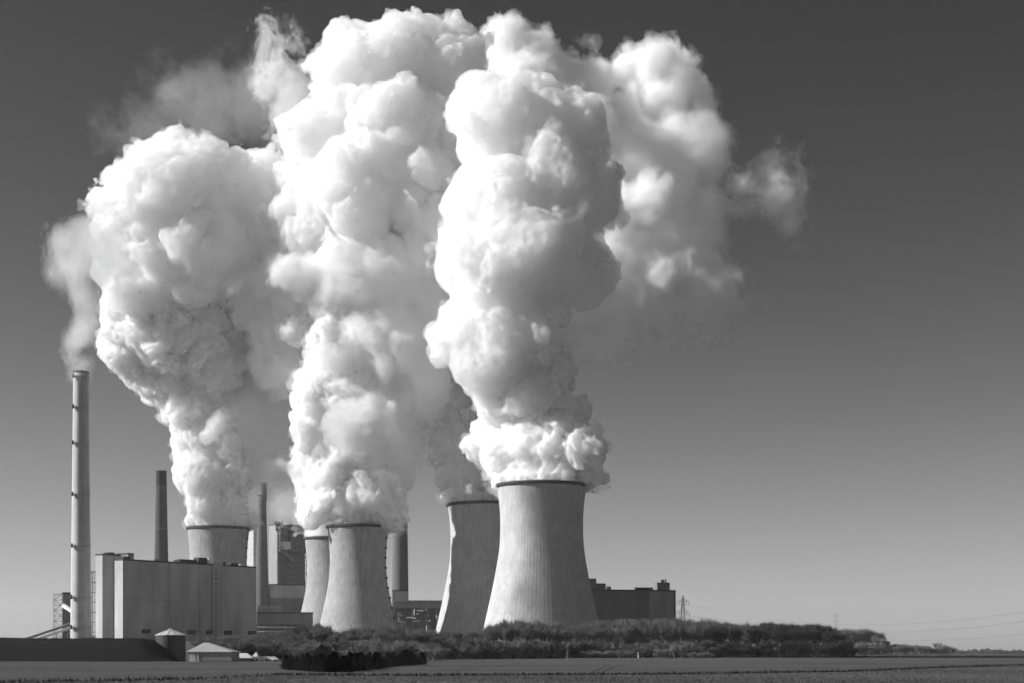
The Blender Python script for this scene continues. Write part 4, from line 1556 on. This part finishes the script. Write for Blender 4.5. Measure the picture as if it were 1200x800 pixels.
def torn_field(lobes, Y, seed, h, amp, scales=(26, 11, 5.2, 2.6), weights=(1, 0.62, 0.4, 0.25), puff=False, zs=0.72):
    """steam torn into shreds: a soft distance field eaten into by noise at many sizes"""
    L = []
    for l in lobes:
        px, py, rx, ry = l[:4]
        dd = l[4] if len(l) > 4 else 0.0
        k = (Y + dd) / F_PX
        c = at(px, py, Y + dd)
        L.append((c.x, c.y, c.z, rx * k, 0.9 * math.sqrt(rx * ry) * k, ry * k))
    L = np.array(L, np.float32)
    pad = 6 + 1.3 * amp
    lo = (L[:, :3] - L[:, 3:]).min(0) - pad
    hi = (L[:, :3] + L[:, 3:]).max(0) + pad
    n = np.ceil((hi - lo) / h).astype(int) + 1
    f = np.full(n, 60.0, np.float32)
    ax = [lo[i] + h * np.arange(n[i], dtype=np.float32) for i in range(3)]
    for x, y, z, a, b, c in L:
        q = np.sqrt((((ax[0] - x) / a) ** 2)[:, None, None] + (((ax[1] - y) / b) ** 2)[None, :, None] + (((ax[2] - z) / c) ** 2)[None, None, :])
        d = (q - 1) * min(a, b, c)
        k = 8.0
        hh = np.clip(0.5 + 0.5 * (f - d) / k, 0, 1)
        f = f * (1 - hh) + d * hh - k * hh * (1 - hh)
    band = np.argwhere(f < 1.6 * amp + 3)
    P = band.astype(np.float32) * h + lo.astype(np.float32)
    n1, n2, n3 = Noise3(seed), Noise3(seed + 1), Noise3(seed + 2)
    Q = P * np.array((1, 1, zs), np.float32)
    w = np.stack([n1.at(Q / 30), n2.at(Q / 30), n3.at(Q / 30)], 1) * 12 + np.stack([n2.at(Q / 11), n3.at(Q / 11), n1.at(Q / 11)], 1) * 4.5
    Q = Q + w
    t = np.zeros(len(P), np.float32)
    for i, (sc, wt) in enumerate(zip(scales, weights)):
        nn = (n1, n2, n3)[i % 3].at(Q / sc + 3.1 * i)
        t += wt * (1.15 * nn if i < 1 or (i < 2 and not puff) else (2.4 * np.abs(nn) - 0.85 if puff else 0.9 - 2.3 * np.abs(nn)))
    f[tuple(band.T)] -= t * amp
    f[0] = f[-1] = 99; f[:, 0] = f[:, -1] = 99; f[:, :, 0] = f[:, :, -1] = 99
    return f, lo


def torn_steam(name, lobes, Y, seed, levels, parent=None, label=None, cat=None, h=1.6, amp=9.0, **kw):
    f, lo = torn_field(lobes, Y, seed, h, amp, **kw)
    root = parent
    for i, (off, dens) in enumerate(levels):
        v, q = surface_nets(f + off, lo, h)
        if len(v) == 0: continue
        if root is None:
            c = v.mean(0); c[2] = v[:, 2].min()
            root = np_mesh(name, v - c, q, level_material(dens))
            root.location = c
            tag(root, label, cat)
        else:
            np_mesh(name if parent is not None else 'core', v - np.array(root.location), q, level_material(dens), root)
    return root


A_LOW = [(634,562,48,12),(604,530,44,34,20),(578,515,25,28,28),(640,525,48,38,8),(680,522,28,32,0),(564,520,14,14,30),(692,525,18,18,-5),(658,497,36,28,5),(608,482,40,30,18),
       (605,455,46,40,15),(630,440,38,38,10)]
A_UP = [(605,450,40,34),(545,400,34,32),(580,412,50,46),(612,402,46,40),(636,386,12,14,-22),(562,372,40,36),(590,350,48,40),
       (570,300,54,54),(620,290,70,70),(655,260,52,72),(560,250,40,40),(542,286,24),(600,230,66,56),(648,200,56,56),
       (580,155,46,44),(554,140,22),(610,130,42,34),(648,157,50,44),(680,170,26,28),(574,118,26,22),(685,230,34,52),(685,300,30,45)]
B_LOW = [(554,586,30,12),(544,562,28,26,14),(533,530,28,32,30),(520,494,30,32,44),(524,462,38,38,48),(546,425,40,40,45),(600,360,62,66,30)]
B_UP = [(660,330,56,56),(700,300,52,62),(720,250,56,60),(740,190,58,50),(700,130,58,42),(760,100,40,36),(788,140,34,40),(770,285,32,42),(790,215,24,34),(735,338,36,32),(797,98,18,26)]
B_TOP = [(640,80,44,40),(592,60,36,30),(680,75,32,24),(560,72,28,26),(700,120,40,36)]
C_LOW = [(419,609,35,10),(420,578,44,32),(386,573,26,26),(446,574,16,24),(400,548,32,28),(374,592,16,20),(372,502,26,40),(376,462,28,32),(405,470,38,38),(400,400,46,32),(372,386,34,22)]
C_MID = [(430,500,50,54),(460,520,32,50),(450,400,56,56),(440,330,80,56),(355,335,52,44,5),(325,368,42,42,30),(500,350,36,54),(498,430,24,56),(338,420,44,44,48),(410,440,50,50)]
C_TOP = [(430,240,76,66),(382,230,46,46),(480,210,54,64),(402,160,46,30),(460,140,74,46),(442,80,54,44),(414,52,26,24),(478,58,54,28),(528,80,42,40),(394,85,22,22),(512,150,40,54),(369,162,15),(505,280,42,54),(357,265,26,26),(440,300,60,40)]
D_L = [(389,624,26,10),(372,592,20,28),(362,558,16,22),(359,532,12,18),(368,502,20,22),(350,455,26,32),(330,430,32,34)]
E_LOW = [(256,610,31,10),(253,588,30,30),(245,552,40,38),(240,517,36,33),(272,532,28,44),(235,482,44,32),(215,452,44,32),(185,430,40,32),(160,402,38,36),(149,376,28,30),(210,380,64,56),(250,420,46,54)]
E_UP = [(210,380,60,50),(255,410,46,50),(172,330,40,32),(167,280,40,40),(150,234,30,30),(200,230,60,54),(204,174,24,19),(186,186,24,18),(240,202,44,32),(268,250,52,52,30),(296,300,46,50,50),(230,300,62,54),(305,232,42,42,50),(135,300,14,22)]
E_SIDE = [(268,480,34,44),(294,440,40,44,5),(288,500,24,40),(312,400,36,40,15),(308,440,36,40,8),(325,470,34,42,15),(300,370,36,36,20)]

lean = lambda L, y0, y1, d: [(l[0], l[1], l[2], l[3] if len(l) > 3 else l[2], (l[4] if len(l) > 4 else 0.0) + d * sm(0, 1, (y0 - l[1]) / (y0 - y1))) for l in L]
E_LOW, E_UP, E_SIDE = (lean(L_, 440, 290, -75) for L_ in (E_LOW, E_UP, E_SIDE))
pa = steam_plume('front steam plume billowing from the tallest cooling tower, brightest white', 990, 5,
                 [(A_LOW, DENSE, dict(h=1.0, warp=1.3)), (A_UP, MEDIUM, dict(part='upper_billow', h=1.2, octaves=OCT_UP, kids=6, warp=1.7, rag=1.6))])
pb = steam_plume('high drifting plume from the shaded cooling tower, thinning to the right', 1121, 15,
                 [(B_LOW, DENSE, {})])
pc = steam_plume('middle steam plume from the squat cooling tower, reaching the top edge', 1078, 25,
                 [(C_LOW, DENSE, dict(warp=1.3)), (C_MID, THIN, dict(octaves=OCT_UP, kids=6, warp=1.7, rag=1.6)), (C_TOP, MEDIUM, dict(part='upper_billow', octaves=OCT_UP, kids=6, warp=1.7, rag=1.6))])
pd = steam_plume('narrow steam plume from the slim cooling tower behind the squat one', 1265, 35, [(D_L, MEDIUM, {})])
pe = steam_plume('leftmost large plume, from the tower behind the grey hall', 1170, 45,
                 [(E_LOW, DENSE, dict(warp=1.3)), (E_UP, MEDIUM, dict(part='upper_billow', octaves=OCT_UP, kids=6, warp=1.7, rag=1.6)), (E_SIDE, THIN, dict(octaves=OCT_UP, kids=6, warp=1.7, rag=1.6))])

rd = random.Random(5)
DRIFT = [(592,60,28,30),(628,72,26,28),(562,76,22,26),(662,92,26,26),(700,98,24,24),(735,88,24,26),(772,72,24,26),(800,96,22,24),(822,122,15,22),(770,120,30,28),(720,135,36,30),(680,140,32,30),(790,160,24,28),(750,180,34,34),
         (715,190,34,36),(797,205,18,26),(765,235,30,30),(725,245,34,34),(690,240,30,36),(790,260,16,22),(755,285,24,28),(720,300,28,30),(748,328,26,28),(706,330,32,30),(735,365,26,24),(700,372,26,20),(775,318,18,22),(650,110,40,40),(600,100,40,30)]
DRIFT = [(px, py, rx, ry, rd.uniform(-26, 26)) for px, py, rx, ry in DRIFT]
f, fv, lo, hh = lobes_to_field(DRIFT, 1180, 170, 1.15, octaves=((34, 0.6), (16, 1.15), (7.5, 1.1), (3.6, 1.0)), rag=2.6, warp=1.9, kids=10)
for off, fld, dens, least in ((-0.5, fv, 0.018, 60), (0.5, f, 0.03, 200), (3.0, f, 0.05, 200), (6.0, f, 0.15, 300)):
    v, q = drop_crumbs(*surface_nets(fld + off, lo, hh), least)
    np_mesh('drift', v - np.array(pb.location), q, level_material(dens), pb)
torn_steam('wisp', [(690,330,56,44),(750,345,52,36),(830,335,40,34),(800,305,44,40),(710,392,44,28),(780,372,50,26)], 1175, 71, ((-3, 0.010), (1, 0.018), (6, 0.03)), pb, amp=11, h=1.6, weights=(1.1, 0.9, 0.5, 0.35), zs=1.0)
torn_steam('wisp', [(840,238,40,14),(878,226,28,14),(912,213,22,30),(930,243,14,24)], 1175, 72, ((-1, 0.008), (2, 0.016), (5, 0.03)), pb, amp=9, h=1.1, weights=(0.9, 0.9, 0.7, 0.5), zs=0.9)
torn_steam('wisp', [(822,175,30,56),(690,47,22,14),(815,250,34,40)], 1175, 73, ((0, 0.012), (4, 0.03)), pb, amp=8, h=1.6)
torn_steam('wisp', [(225,125,70,46),(290,125,60,50),(345,150,42,42),(180,150,50,44),(330,190,40,36)], 1150, 74, ((-1, 0.001), (4, 0.0014), (9, 0.0022)), pe, amp=12, h=1.7, weights=(1.1, 0.8, 0.6, 0.4), zs=0.9)
torn_steam('wisp', [(316,40,14,18),(327,64,18,30),(338,100,20,36),(343,140,24,36)], 1150, 75, ((0, 0.012), (3, 0.035)), pe, amp=9, h=1.1, weights=(0.9, 0.9, 0.7, 0.5), zs=0.9)
torn_steam('drift', [(325,330,54,60),(330,430,54,70),(300,470,46,60),(340,255,38,46),(308,535,24,34),(300,380,40,50)], 1172, 76, ((-2, 0.015), (3, 0.035), (7, 0.07)), pe, amp=9, h=2.0)
torn_steam('smoke_plume', [(95,424,6,14),(96,404,9,18),(98,378,14,24),(98,345,22,28),(90,312,30,28),(75,284,22,24),(112,290,32,36),(72,320,18,24)], 930, 77, ((-0.5, 0.018), (2.0, 0.02), (5, 0.03)), None,
           'thin grey smoke trailing up and left from the tallest chimney', 'smoke', amp=4.5, h=1.0, scales=(16, 7, 3.4, 1.8))
torn_steam('cloud_puff', [(326,546,18,9)], 1300, 78, ((0, 0.04), (2, 0.06)), None, 'small pale cloud puff floating right of the sooty short flue', 'steam puff', amp=4, h=0.9, scales=(12, 6, 3, 1.6))
torn_steam('steam_puff', [(336,592,22,22),(322,580,10,9)], 1405, 79, ((0, 0.012), (3, 0.015)), None, 'thin steam puff over the roof of the tall boiler house', 'steam puff', amp=5, h=1.2, scales=(14, 7, 3.4, 1.8))


# ------------------------------------------------------------------ the air: one closed box of thin even haze
hm, ht, hout = material('winter_haze')
hv = ht.nodes.new('ShaderNodeVolumePrincipled')
hv.inputs['Color'].default_value = (0.95, 0.95, 0.95, 1)
hv.inputs['Density'].default_value = 0.00004
hv.inputs['Anisotropy'].default_value = 0.2
ht.links.new(hv.outputs[0], hout.inputs['Volume'])
hm.cycles.homogeneous_volume = True
hz = MB().box(-9500, 9500, -400, 14500, -4, 470).build('haze', hm)
tag(hz, kind='stuff')
